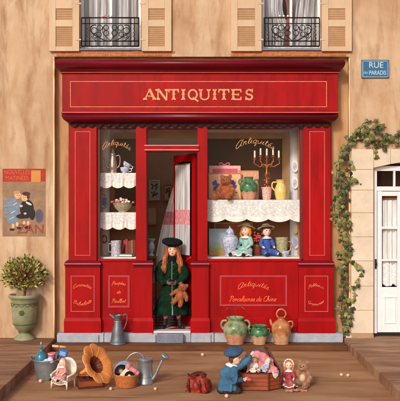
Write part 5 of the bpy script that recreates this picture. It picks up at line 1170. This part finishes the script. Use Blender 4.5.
fuse('folds',m,mat('pale_blue_cloth',(176,198,226),.85,vs=20,c2=(214,222,236)),o,s*.5,1)
# wicker chair
o,s=prop('wicker_chair','small white wicker armchair with a doll on it','chair',63.5,387); o.rotation_euler=(0,0,-.42); cl=o; s*=.90; o.scale=(1.08,1,.9)
cb=o.location
def wk(mb,P,r=.55): mb.tube(smooth_pts(P,4),r,6)
m=MB(SM(s)); wk(m,[(-9,-8,9.6),(9,-8,9.6)],.9)
m.box(-9.2,9.2,-8,8,9,10.2); part('seat',m,wicker_w,o,bevel=.004)
def backcurve(t): a=PI*t; return (10.6*math.cos(PI-a)*1.0, 7.5+1.2*math.sin(a), 14+18*math.sin(a)**.6)
m=MB(SM(s)); P=[(-10,-7.5,16),(-11.5,-1,17),(-11.2,6,19.5),(-9.8,9,27),(-5,10.5,32.6),(0,11,34),(5,10.5,32.6),(9.8,9,27),(11.2,6,19.5),(11.5,-1,17),(10,-7.5,16)]
m.tube(smooth_pts(P,5),1.2,8); m.tube(smooth_pts([(p[0]*.97,p[1]-.6,p[2]-1.4) for p in P],5),.7,6)
part('rim',m,wicker_w,o)
m=MB(SM(s))
Q=smooth_pts(P,6); Q=Q[::1]
bot=[]
for i,q in enumerate(Q):
    t=i/(len(Q)-1); bx_=-9+18*t if 10<i<len(Q)-10 else (-9.3 if i<=10 else 9.3); byy=8 if 10<i<len(Q)-10 else q.y
    b=Vector((bx_ if abs(q.x)>3 or True else q.x, min(8,byy), 10)); bot.append(b); m.tube([b,q],.26,5)
for lv in (.2,.36,.52,.68,.84): m.tube([b.lerp(q,lv)+Vector((0,.25*math.sin(i*PI),0)) for i,(b,q) in enumerate(zip(bot,Q))],.42,5)
for i in range(len(Q)-2):
    m.tube([bot[i].lerp(Q[i],.1),bot[i+2].lerp(Q[i+2],.9)],.25,4); m.tube([bot[i+2].lerp(Q[i+2],.1),bot[i].lerp(Q[i],.9)],.25,4)
part('woven_back',m,wicker_w,o)
for x_,y_ in ((-9,-7.5),(9,-7.5),(-8.6,8),(8.6,8)):
    m=MB(SM(s)); m.tube([(x_,y_,9.6),(x_*1.05,y_*1.05,0)],[.95,.75],8); part('leg',m,wicker_w,o)
m=MB(SM(s)); 
for q in range(7): m.tube(smooth_pts([(-9+q*2.57,-8,9),(-7.7+q*2.57,-8,5.6),(-6.43+q*2.57,-8,9)],3),.35,5)
wk(m,[(-9,-8,7.8),(0,-8,5),(9,-8,7.8)],.6); part('apron',m,wicker_w,o)
doll('porcelain doll in rose print dress seated in the wicker chair',(cb.x-.005,cb.y-.0,cb.z+9.2*s),s,25,rose_d,mat('pink_blond',(226,170,140),.7,var=.2),None,yaw=-.55,lean=0)
# gramophone
o,s=prop('gramophone','old gramophone with a wide fluted orange horn on a wooden box','gramophone',90,386); o.rotation_euler=(0,0,.3)
m=MB(SM(s)); m.box(-11.5,11.5,-9,9,.8,8.2); part('cabinet',m,cabinet,o,bevel=.004); m=MB(SM(s)); m.mould(-11.5,11.5,-9,9,[(0,0,2.0),(.9,.9,1.4),(.9,.9,.1)]); m.mould(-11.5,11.5,-9,9,[(-.2,-.2,9.3),(.8,.8,8.8),(.8,.8,8.1)]); part('trim',m,chest_dk,o,bevel=.003)
m=MB(SM(s)); m.box(-8,8,-9.25,-9.02,2.6,7.2); part('front_panel',m,chest_m,o)
m=MB(SM(s)); m.lathe([(0,9.3),(7.2,9.3),(7.4,9.7),(7.2,10.2),(0,10.4)],28); part('record',m,record_m,o)
m=MB(SM(s)); m.tube([(11.6,0,4.5),(14,0,4.5),(14,0,1.8),(16,0,1.8)],.45,6); part('crank',m,iron,o)
# horn: axis from elbow to mouth
hx=MB(SM(s)); base=Vector((-8.5,3,13)); ax=Vector((.62,-.66,.50)).normalized()
q=Vector((0,0,1)).rotation_difference(ax).to_matrix().to_4x4()
NP=9
def pet(a,t): return 1+ (.10*t**2.5)*abs(math.cos(a*NP/2))-.02*t
hp=[(1.3,0),(1.7,4),(2.6,9),(4,14),(6,18.5),(9,22),(12.5,24.2),(16,25.3),(18.6,25.2),(19.2,24.6)]
hp=[(v.x,v.y) for v in smooth_pts([Vector((a,b,0)) for a,b in hp],4)]
hx.T=Matrix.Translation(base)@q; hx.lathe(hp,9*8,mod=pet,cap=False); part('horn',hx,horn_m,o,solid=.006)
hi=MB(SM(s)); hi.T=Matrix.Translation(base+ax*.35)@q; hi.lathe([(max(.1,a-.5),b+.0) for a,b in hp if b<22.5 and a<10],9*8,mod=pet,cap=False); part('horn_throat',hi,horn_in,o)
hr=MB(SM(s)); hr.T=Matrix.Translation(base)@q
for i in range(NP):
    a=i*2*PI/NP+PI/NP*0; 
    pts=[((r_*(pet(a+PI/NP,j/len(hp))) -.0)*math.cos(a+PI/NP),(r_*pet(a+PI/NP,j/len(hp)))*math.sin(a+PI/NP),z_+.25) for j,(r_,z_) in enumerate(hp) if r_>5]; hr.tube(pts,.28,5)
hr.tube([(19.3*pet(a,1)*math.cos(a),19.3*pet(a,1)*math.sin(a),24.6) for a in [2*PI*i/90 for i in range(90)]],.5,6,closed=True)
part('horn_seams',hr,mat('pale_orange_trim',(244,176,104),.4,var=.15),o)
m=MB(SM(s)); m.tube(smooth_pts([base+ax*1,base-ax*1.5,base+Vector((-1.5,1.5,-3)),Vector((-7,3,10.6)),Vector((-3,0,11.2)),Vector((-1,-1.5,10.8))],5),[1.3]*10+[1.1]*16,8); m.lathe([(0,9.3),(1.6,9.3),(1.2,13),(0,13)],10,(-9.2,4,0)); part('tone_arm',m,copper,o)
# basket with records
o,s=prop('wicker_basket','small round brown wicker basket holding records and a pink roll','basket',126.5,386.5); bc=o.location
m=MB(SM(s)); m.lathe([(0,.3),(9,.3),(9.4,1)],32,cap=False)
for j in range(10):
    zz=.6+j*1.15; rr=9.4+j*.22
    m.tube([((rr+.32*math.cos(i*PI+j*PI))*math.cos(2*PI*i/48),(rr+.32*math.cos(i*PI+j*PI))*math.sin(2*PI*i/48)*.8,zz) for i in range(48)],.62,5,closed=True)
part('weave',m,wicker_b,o); m=MB(SM(s))
for off in (0,.5): m.tube([(11.7*math.cos(2*PI*i/40),11.7*.8*math.sin(2*PI*i/40),12.2+.4*math.sin(i*1.9+off*6)) for i in range(40)],.7,6,closed=True)
part('rim',m,wicker_b,o)
for i in range(1):
    m=MB(SM(s)); 
    for q_ in range(24): a=2*PI*q_/24; m.tube([(9.3*math.cos(a),7.4*math.sin(a),.4),(11.5*math.cos(a),9.2*math.sin(a),12)],.4,5)
    part('stakes',m,wicker_b,o)
def disc(label,name,dx,dy,dz,r,tilt,mm,lab=None,yaw=0):
    o=thing(name,label,'record',(bc.x+dx*s,bc.y+dy*s,bc.z+dz*s)); o.rotation_euler=(PI/2+tilt[0],tilt[1],yaw); m=MB(SM(s)); m.lathe([(0,-.2),(r,-.2),(r,.2),(0,.2)],36,cap=False); part('disc',m,mm,o)
    if lab: m=MB(SM(s)); m.lathe([(0,.24),(r*.33,.24),(r*.33,.22)],20,cap=False); part('label_disc',m,lab,o)
    return o
disc('pale grey blue record at the back of the basket','record',-2.5,3.4,15.4,10,(-.1,0),mat('pale_grey_record',(134,150,164),.35,var=.15),mat('grey_label',(176,186,196),.6))
disc('black record leaning at the left of the basket','record',-4.6,.4,15.0,7.2,(-.2,0),record_m,mat('ochre_label',(190,130,80),.6))
o=thing('record_sleeve','cream square record sleeve standing on its corner in the basket','record sleeve',(bc.x-1.6*s,bc.y-3.4*s,bc.z+8.0*s)); o.rotation_euler=(-.2,.72,0.0); m=MB(SM(s)); m.box(-6.5,6.5,0,.4,0,13); part('card',m,paper,o,bevel=.001)
disc('small black record in front of the cream sleeve','record',3.6,-6.0,12.2,4.8,(-.35,0),record_m,mat('white_label',(226,220,210),.6))
o=thing('pink_bolster','rolled pink cloth leaning from the basket on the watering can','cloth roll',(bc.x+6.0*s,bc.y+.4*s,bc.z+16.5*s)); m=MB(SM(s)); m.tube(smooth_pts([(-6,0,5.2),(-2,-.4,2.2),(3,-.4,-1.6),(6,0,-4)],4),[2.2]+[2.9]*11+[2.2],14); part('roll',m,pink_cloth,o); m=MB(SM(s)); m.tube([(-3.4,-.3,3.6),(-2.6,-.3,3.0)],3.1,14); m.tube([(2.6,-.3,-1.0),(3.4,-.3,-1.6)],3.1,14); part('tie',m,pinkdk,o)
# watering can
o,s=prop('watering_can','grey zinc watering can with long spout behind the record basket','watering can',145.2,383)
m=MB(SM(s)); m.lathe([(0,0),(8,0),(8.3,.5),(7.8,1.4),(7.5,13),(7.2,24),(7.7,24.8),(7.1,25.2),(6.8,24),(6.6,18),(0,17)],32,cap=False); part('can_body',m,zinc,o)
m=MB(SM(s)); 
for zz in (7,22.6): m.lathe([(7.5,zz-.5),(7.9,zz),(7.4,zz+.5)],32,cap=False)
part('hoop',m,zinc_dk,o)
m=MB(SM(s)); P=smooth_pts([(6.5,-1,4),(10,-2,8),(14,-3,17),(17.6,-4,24.5)],5); m.tube(P,[2.0-.9*i/(len(P)-1) for i in range(len(P))],10); part('spout',m,zinc,o)
m=MB(SM(s)); m.T=Matrix.Translation((17.2,-3.9,24))@Vector((0,0,1)).rotation_difference(Vector((.55,-.25,.8)).normalized()).to_matrix().to_4x4(); m.lathe([(1.1,0),(1.6,2),(4.4,5.4),(4.6,6),(3.6,6.8),(0,7.4)],22,cap=False); part('rose',m,zinc,o)
m=MB(SM(s)); m.tube(smooth_pts([(-1,-1,25),(-3.4,-1.2,29),(-9,-1.6,31),(-15,-1.6,28),(-19,-1,21),(-17.5,-1,14),(-7.4,0,9)],6),.75,8); part('handle',m,zinc,o)
m=MB(SM(s)); m.tube([(6.8,-1,21.5),(15,-3.2,19.8)],.4,6); part('brace',m,zinc_dk,o)
m=MB(SM(s)); m.sheet(lambda u,v:((7.2*math.cos(PI*(.1+.8*u)))*1.0*(1-v*.35),(-7.2*math.sin(PI*(.1+.8*u)))*(1-v*.7),24.8+v*1.2),20,4); part('hood',m,zinc,o,solid=.003)
# red bag
o,s=prop('leather_bag','slumped red leather bag with open top beside the kneeling boy','bag',199.5,391); o.rotation_euler=(.08,-.14,-.5); s*=1.1
m=MB(SM(s)); m.ell((0,0,6),(11.5,7.5,6.2)); m.ell((-4,0,8),(7,6,6.5)); m.ell((4,-1,8.5),(7.5,6,6.5)); m.ell((0,1,12),(8,4.5,4)); m.box(-10,10,-6,6,.3,9); m.box(-7,7,-4.5,4.5,8,15); fuse('bag_body',m,bag_m,o,s*.4,5,wr=s*.7,wf=14)
m=MB(SM(s)); m.tube(smooth_pts([(-8,-2,14.5),(-3,-3.6,16),(4,-3.6,16),(9,-1.5,14.2)],5),.8,8); m.tube(smooth_pts([(-8,2,14.8),(-3,3.2,16.6),(4,3.2,16.6),(9,1.5,14.6)],5),.8,8); part('frame_rim',m,bag_dk,o)
m=MB(SM(s)); m.tube(smooth_pts([(-4,-3.5,15.4),(-4.6,-7,18),(0,-9.6,17),(4.6,-7,17.6),(4,-3.5,15.4)],5),.75,8); part('handle',m,bag_dk,o)
for x_ in(-6,5.6): m=MB(SM(s)); m.tube(smooth_pts([(x_,-3.6,14),(x_,-7.3,10),(x_,-8.2,5),(x_,-6.8,1)],4),.9,6,flat=.4); m.box(x_-1.3,x_+1.3,-9.0,-7.6,6.6,8.6); part('strap',m,bag_dk,o)
for sg in (-1,1):
    m=MB(SM(s)); m.ell((sg*9.5,-4.5,1.5),(2.2,2.2,2),10,8); part('corner_patch',m,bag_dk,o)

# chest (elongated hexagonal wooden trunk), open lid leaning back on the right
o,s=prop('wooden_chest','open slatted wooden chest filled with dolls and pink cloth','chest',259.5,388); cc=o.location.copy(); ch=o
hexo=[(-24,-4),(-19,-10),(8,-11),(20,-2),(17,10),(-17,12)]
def ring(mb,pts,z0,z1,t):
    n=len(pts); c=Vector((0,0)); I=[(x*(1-t/24),y*(1-t/12)) for x,y in pts]
    for i in range(n):
        j=(i+1)%n; a,b,c_,d=pts[i],pts[j],I[j],I[i]
        mb.add([(a[0],a[1],z0),(b[0],b[1],z0),(c_[0],c_[1],z0),(d[0],d[1],z0),(a[0],a[1],z1),(b[0],b[1],z1),(c_[0],c_[1],z1),(d[0],d[1],z1)],[(0,1,2,3),(4,5,6,7),(0,1,5,4),(2,3,7,6)])
m=MB(SM(s))
for i in range(4): e=1.0+.0*i; ring(m,hexo,.8+i*4.0,4.4+i*4.0,1.6)
part('slats',m,chest_m,o,bevel=.003)
m=MB(SM(s)); ring(m,[(x*.985,y*.97) for x,y in hexo],.4,16.8,1.4); n=len(hexo); m.add([(x*.98,y*.98,.6) for x,y in hexo],[tuple(range(n))])
for x,y in hexo: m.T=Matrix.Translation((x,y,0)); m.box(-.9,.9,-.9,.9,.05,17.4); m.T=Matrix()
ring(m,[(x*1.015,y*1.03) for x,y in hexo],16.6,17.8,1.8); ring(m,[(x*1.015,y*1.03) for x,y in hexo],.02,1.3,1.8); part('frame',m,chest_dk,o,bevel=.003)
m=MB(SM(s)); # lid panels: raised at the back and right
def slabq(mb,a,b,c,d,t):
    a,b,c,d=map(Vector,(a,b,c,d)); nn=(b-a).cross(d-a).normalized()*t; mb.add([a,b,c,d,a+nn,b+nn,c+nn,d+nn],[(0,1,2,3),(7,6,5,4),(0,1,5,4),(1,2,6,5),(2,3,7,6),(3,0,4,7)])
slabq(m,(20.5,-2,17.6),(17,10.8,17.6),(5.5,15.5,39),(9,12,38.8),1.0)
slabq(m,(17,11,17.6),(-17,12.6,17.6),(-12,17,35),(5.2,15.8,38.8),1.0)
part('lid',m,chest_dk,o,bevel=.003)
m=MB(SM(s)); slabq(m,(19.2,.2,19.5),(17,8.6,19.5),(8,12.9,36),(9.4,11.2,36),-.35); part('lid_lining',m,cabinet,o)
# contents
o=thing('pink_blanket','pink printed blanket heaped inside the open chest','blanket',(cc.x+.0*s,cc.y,cc.z+12*s)); m=MB(SM(s))
def blf(u,v):
    x_=-14+31*u; y_=-8.6+18*v; e=min(1,2.4*min(u,1-u))*1.0
    z_=5.5+ 18.5*max(0,v)**.85*(1-.30*abs(u-.42)*2) +1.2*math.sin(u*15+v*4)*.6+.9*math.sin(v*13+u*5)*.6
    return (x_*(1-.25*v)+.8*math.sin(v*9),y_,z_)
m.sheet(blf,40,24); part('blanket_cloth',m,pink_cloth,o,solid=.01)
doll('small doll in pale blue dress lying in the chest',(cc.x+4.5*s,cc.y-7*s,cc.z+17.2*s),s,16,ltblue_d,mat('white_blond',(226,206,176),.8,var=.15),None,yaw=-.9,lean=-.35)
doll('doll in cream dress sitting at the left end inside the chest',(cc.x-6*s,cc.y-6*s,cc.z+17*s),s,17,cream_d,hair_y,'hat',straw_w,yaw=-.2,lean=-.2)
o=thing('lace_cloth','pale grey lace cloth hanging over the right corner of the chest','lace cloth',(cc.x+15.5*s,cc.y-6.5*s,cc.z+18*s)); m=MB(SM(s)); m.sheet(lambda u,v:(-3.5+8*u*.8,-1.8+4.6*u-1.2*v*(1-v)*2-.6,1.0-7.5*v*math.sin(PI*(.15+.7*u))+.4*math.sin(u*20)),20,12); part('cloth_fall',m,white_cloth,o,solid=.003)
# red doll & bear at right of chest
YD=gy(387.0)
doll('doll in wine red dress and bonnet seated beside the chest',(X(288.5,YD+.1),YD+.1,.0),S(YD),27.5,wine_d,hair_y,None,yaw=-.1,bonnet=True,shoe=boot_m,arms='down')
teddy('brown teddy bear with raised arm seated beside the red doll',303.2,0,YD+.1,0.0,27,teddy_b,yaw=-.5)
o=thing('patterned_scarf','crumpled pale patterned scarf on the paving in front of the red doll','scarf',(X(294,YD-.18),YD-.22,.0)); s=S(YD); m=MB(SM(s)); P=smooth_pts([(-9,0,.8),(-4,-1.5,1.4),(1,-.5,1.8),(7,1.5,1.2),(12,1,.8)],5); m.tube(P,[1.2+.5*math.sin(i*1.3) for i in range(len(P))],8); part('scarf_roll',m,mat('scarf_print',(206,160,130),.85,vs=50,c2=(150,60,50)),o)

# ================================================================== BOY (kneeling, seen three-quarter from behind-left, facing right/away)
YK=gy(392.5); boy=thing('person','boy in blue smock and blue beret kneeling at the open wooden chest','person',(X(229.5,YK),YK,0)); s=S(YK); M0=SM(s)
# local px ; +x right. head centre (235,359) => (5.5, *, 34)
m=MB(M0)
m.ell((6.0,1.5,34.5),(4.9,5.2,5.8)); m.ell((7.6,.6,31.6),(3.4,3.4,3.0)); m.ell((10.9,.4,33.4),(.9,.8,1.0)); m.cap((2.8,1,25),(5,1.2,31),2.3,2.2)
m.ell((6.0,-3.6,34),(.9,.5,1.4))
m.ell((0,0,18),(7.5,5.5,9.5)); m.ell((-2,0,8),(7,6,6))
m.limb([(6.5,3.5,24.5),(14.5,4,29),(21.8,4.8,37.0)],[3.0,2.4,1.6]); m.limb([(4.5,-4.5,23.5),(6,-7,14.5),(14,-5,14.6)],[3.0,2.5,1.6])
hand(m,(21.6,4.8,36.8),(.55,.1,.85),(.5,-.8,-.3),5.8,.35); hand(m,(13.4,-5.1,14.6),(1,.25,.25),(0,.6,.8),5.8,.7)
m.limb([(-1,-3.4,6),(7,-3.5,3.2),(-4,-4,1.8)],[4.2,3.6,2.2]); m.limb([(-1,3.4,6),(7,3.5,3.2),(-4,4,1.8)],[4.2,3.6,2.2])
fuse('body',m,skin,boy,.0058,2)
m=MB(M0); m.ell((9.6,-1.9,35.3),(.5,.55,.6)); m.ell((10.3,2.2,35.3),(.4,.6,.6)); part('eyes',m,eye_m,boy)
m=MB(M0); m.ell((10.35,.1,31.2),(.5,.9,.4)); part('lips',m,lip_m,boy); m=MB(M0); m.ell((8.7,-3.0,32.6),(.9,.5,.9)); part('cheek',m,blush_m,boy)
m=MB(M0); m.ell((4.6,1.8,36.5),(5.4,5.6,5.0)); m.ell((2.4,1.6,33.4),(3.2,4.6,3.8))
for q_ in range(5): m.ell((8.2-q_*1.2,-2.2-q_*.5,38.2-q_*.2),(1.4,1.4,1.0))
fuse('hair',m,hair_b,boy,.0075,1)
m=MB(M0); m.T=Matrix.Translation((4.2,1.6,39.2))@Matrix.Rotation(-.18,4,'Y')@Matrix.Rotation(.2,4,'X')
m.lathe([(q.x,q.y) for q in smooth_pts([Vector(v) for v in ((5.2,-2.4,0),(5.7,-1.2,0),(8.4,-.2,0),(9.8,1.6,0),(8.9,3.8,0),(5.2,5.3,0),(0,5.8,0))],4)],32,mod=lambda a,t:1+.025*math.sin(a*4)+.015*math.sin(a*9)); part('beret',m,beret_b,boy)
m=MB(M0); m.T=Matrix.Translation((4.2,1.6,39.2))@Matrix.Rotation(-.18,4,'Y')@Matrix.Rotation(.2,4,'X'); m.lathe([(5.5,-2.8),(5.9,-2),(5.6,-1.1)],28,cap=False); part('beret_band',m,dk_trouser,boy)
m=MB(M0); m.ell((0,0,18),(8.8,7.2,10.0)); m.ell((-1.8,0,10),(9.6,8.2,6.5)); m.ell((1.6,0,24),(7.2,6.4,4.6)); m.lathe([(9.6,8.5),(10.6,5.5),(10.8,3.8),(0,4.5)],32,(-1.5,0,0),sy=.88,mod=lambda a,t:1+.05*math.sin(a*7)*t)
m.limb([(5.5,3.5,24),(11,3.8,26.6),(15.5,4,29.8),(20.0,4.6,34.8)],[4.4,4.0,3.4,2.5]); m.limb([(3.6,-5.0,23.5),(3.8,-7.4,18),(5.6,-7.6,14.4),(12,-5.4,14.4)],[4.4,4.4,3.8,2.5])
fuse('smock',m,smock,boy,.0075,3,wr=.015,wf=8)
m=MB(M0); m.T=Matrix.Translation((3.4,.8,28.0))@Matrix.Rotation(.32,4,'Y'); m.lathe([(2.6,1.2),(4.6,.6),(7.0,-1.2),(7.2,-1.9),(4.4,-.4)],28,mod=lambda a,t:1+.03*math.sin(a*6),cap=False); part('collar',m,white_cloth,boy,solid=.005)
m=MB(M0)
for p,d in (((19.2,4.5,34.2),Vector((.65,.1,.75))),((11.4,-5.5,14.4),Vector((1,.2,.05)))):
    m.T=Matrix.Translation(p)@Vector((0,0,1)).rotation_difference(d.normalized()).to_matrix().to_4x4(); m.lathe([(2.6,-.6),(2.8,.3),(2.6,1.2)],18,cap=False)
part('cuffs',m,beret_b,boy,solid=.003)
m=MB(M0); 
for sg in(-1,1): m.limb([(-2,sg*3.6,6),(8.5,sg*4,3.4),(6.5,sg*4,2.6),(-5,sg*4.2,2.4)],[4.6,3.3,2.8,2.5])
fuse('trousers',m,dk_trouser,boy,.008,1,wr=.006,wf=12)
m=MB(M0)
for sg in(-1,1): m=MB(M0); m.limb([(-6.5,sg*4.2,2.3),(-9.0,sg*4.2,1.8),(-11.2,sg*4.2,3.6)],[2.2,2.0,1.6]); fuse('shoe',m,boot_m,boy,.007,1)

# red toy in the boy's lower hand
o=thing('toy_shoe','small red cloth shoe held in the lower hand of the boy','toy',(X(229.5,YK)+19.2*s,YK-5.0*s,14.6*s)); m=MB(SM(s)); m.ell((0,0,0),(2.6,1.6,1.4)); m.ell((-1.6,0,1.4),(1.3,1.4,1.6)); fuse('shoe_body',m,pinkdk,o,s*.35,1)

# marbles
mar=[(41,381,'pale marble lying in front of the zinc tub',1.9),(111,388.5,'salmon marble between the gramophone and the basket',1.7),(155.5,388.5,'salmon marble lying below the watering can spout',1.6),(202.5,354.5,'white and red marble alone on the paving below the doorway',1.7),(226.5,396,'pale marble at the knee of the boy, nearest the camera',2.0),(341,374.5,'left of the two pale marbles at the right of the paving',1.7),(347.5,375,'right of the two pale marbles at the right of the paving',1.6)]
for px,py,lab,r in mar:
    Y=gy(py+1.4); s=S(Y); o=thing('marble',lab,'marble',(X(px,Y),Y,0),0,'glass marbles scattered on the paving'); m=MB(SM(s)); m.ell((0,0,r),r,18,12); part('glass_ball',m,marble_m,o)
    continue
    m=MB(SM(s)); m.tube([(r*1.01*math.cos(t)*.96,r*1.01*math.sin(t)*.96,r+r*.28*math.sin(t*2)) for t in [2*PI*i/24 for i in range(24)]],r*.08,5,closed=True); part('colour_band',m,mat('amber_band',(196,110,76),.3),o)

# ================================================================== LIGHT
w=bpy.data.worlds.new('World'); scene.world=w; w.use_nodes=True; N=w.node_tree.nodes; L=w.node_tree.links
sd=Vector((-.42,-.95,.56)).normalized()      # towards the sun
sky=N.new('ShaderNodeTexSky'); sky.sky_type='NISHITA'; sky.sun_disc=False; el=math.asin(sd.z); sky.sun_elevation=el; sky.sun_rotation=math.atan2(sd.x,sd.y); sky.dust_density=3; sky.ozone_density=.6
L.new(sky.outputs[0],N['Background'].inputs[0]); N['Background'].inputs[1].default_value=.15
sl=bpy.data.lights.new('sun','SUN'); sl.energy=2.0; sl.angle=math.radians(9); sl.color=(1,.94,.85); so=bpy.data.objects.new('sun',sl); COL.objects.link(so); so.rotation_euler=(-sd).to_track_quat('-Z','Y').to_euler(); so.location=(-3,-6,6)
vs=scene.view_settings; vs.view_transform='Standard'; vs.look='None'; vs.gamma=1; vs.use_curve_mapping=False; vs.exposure=-0.24
scene.render.engine='CYCLES'; scene.cycles.max_bounces=8; scene.cycles.transparent_max_bounces=24
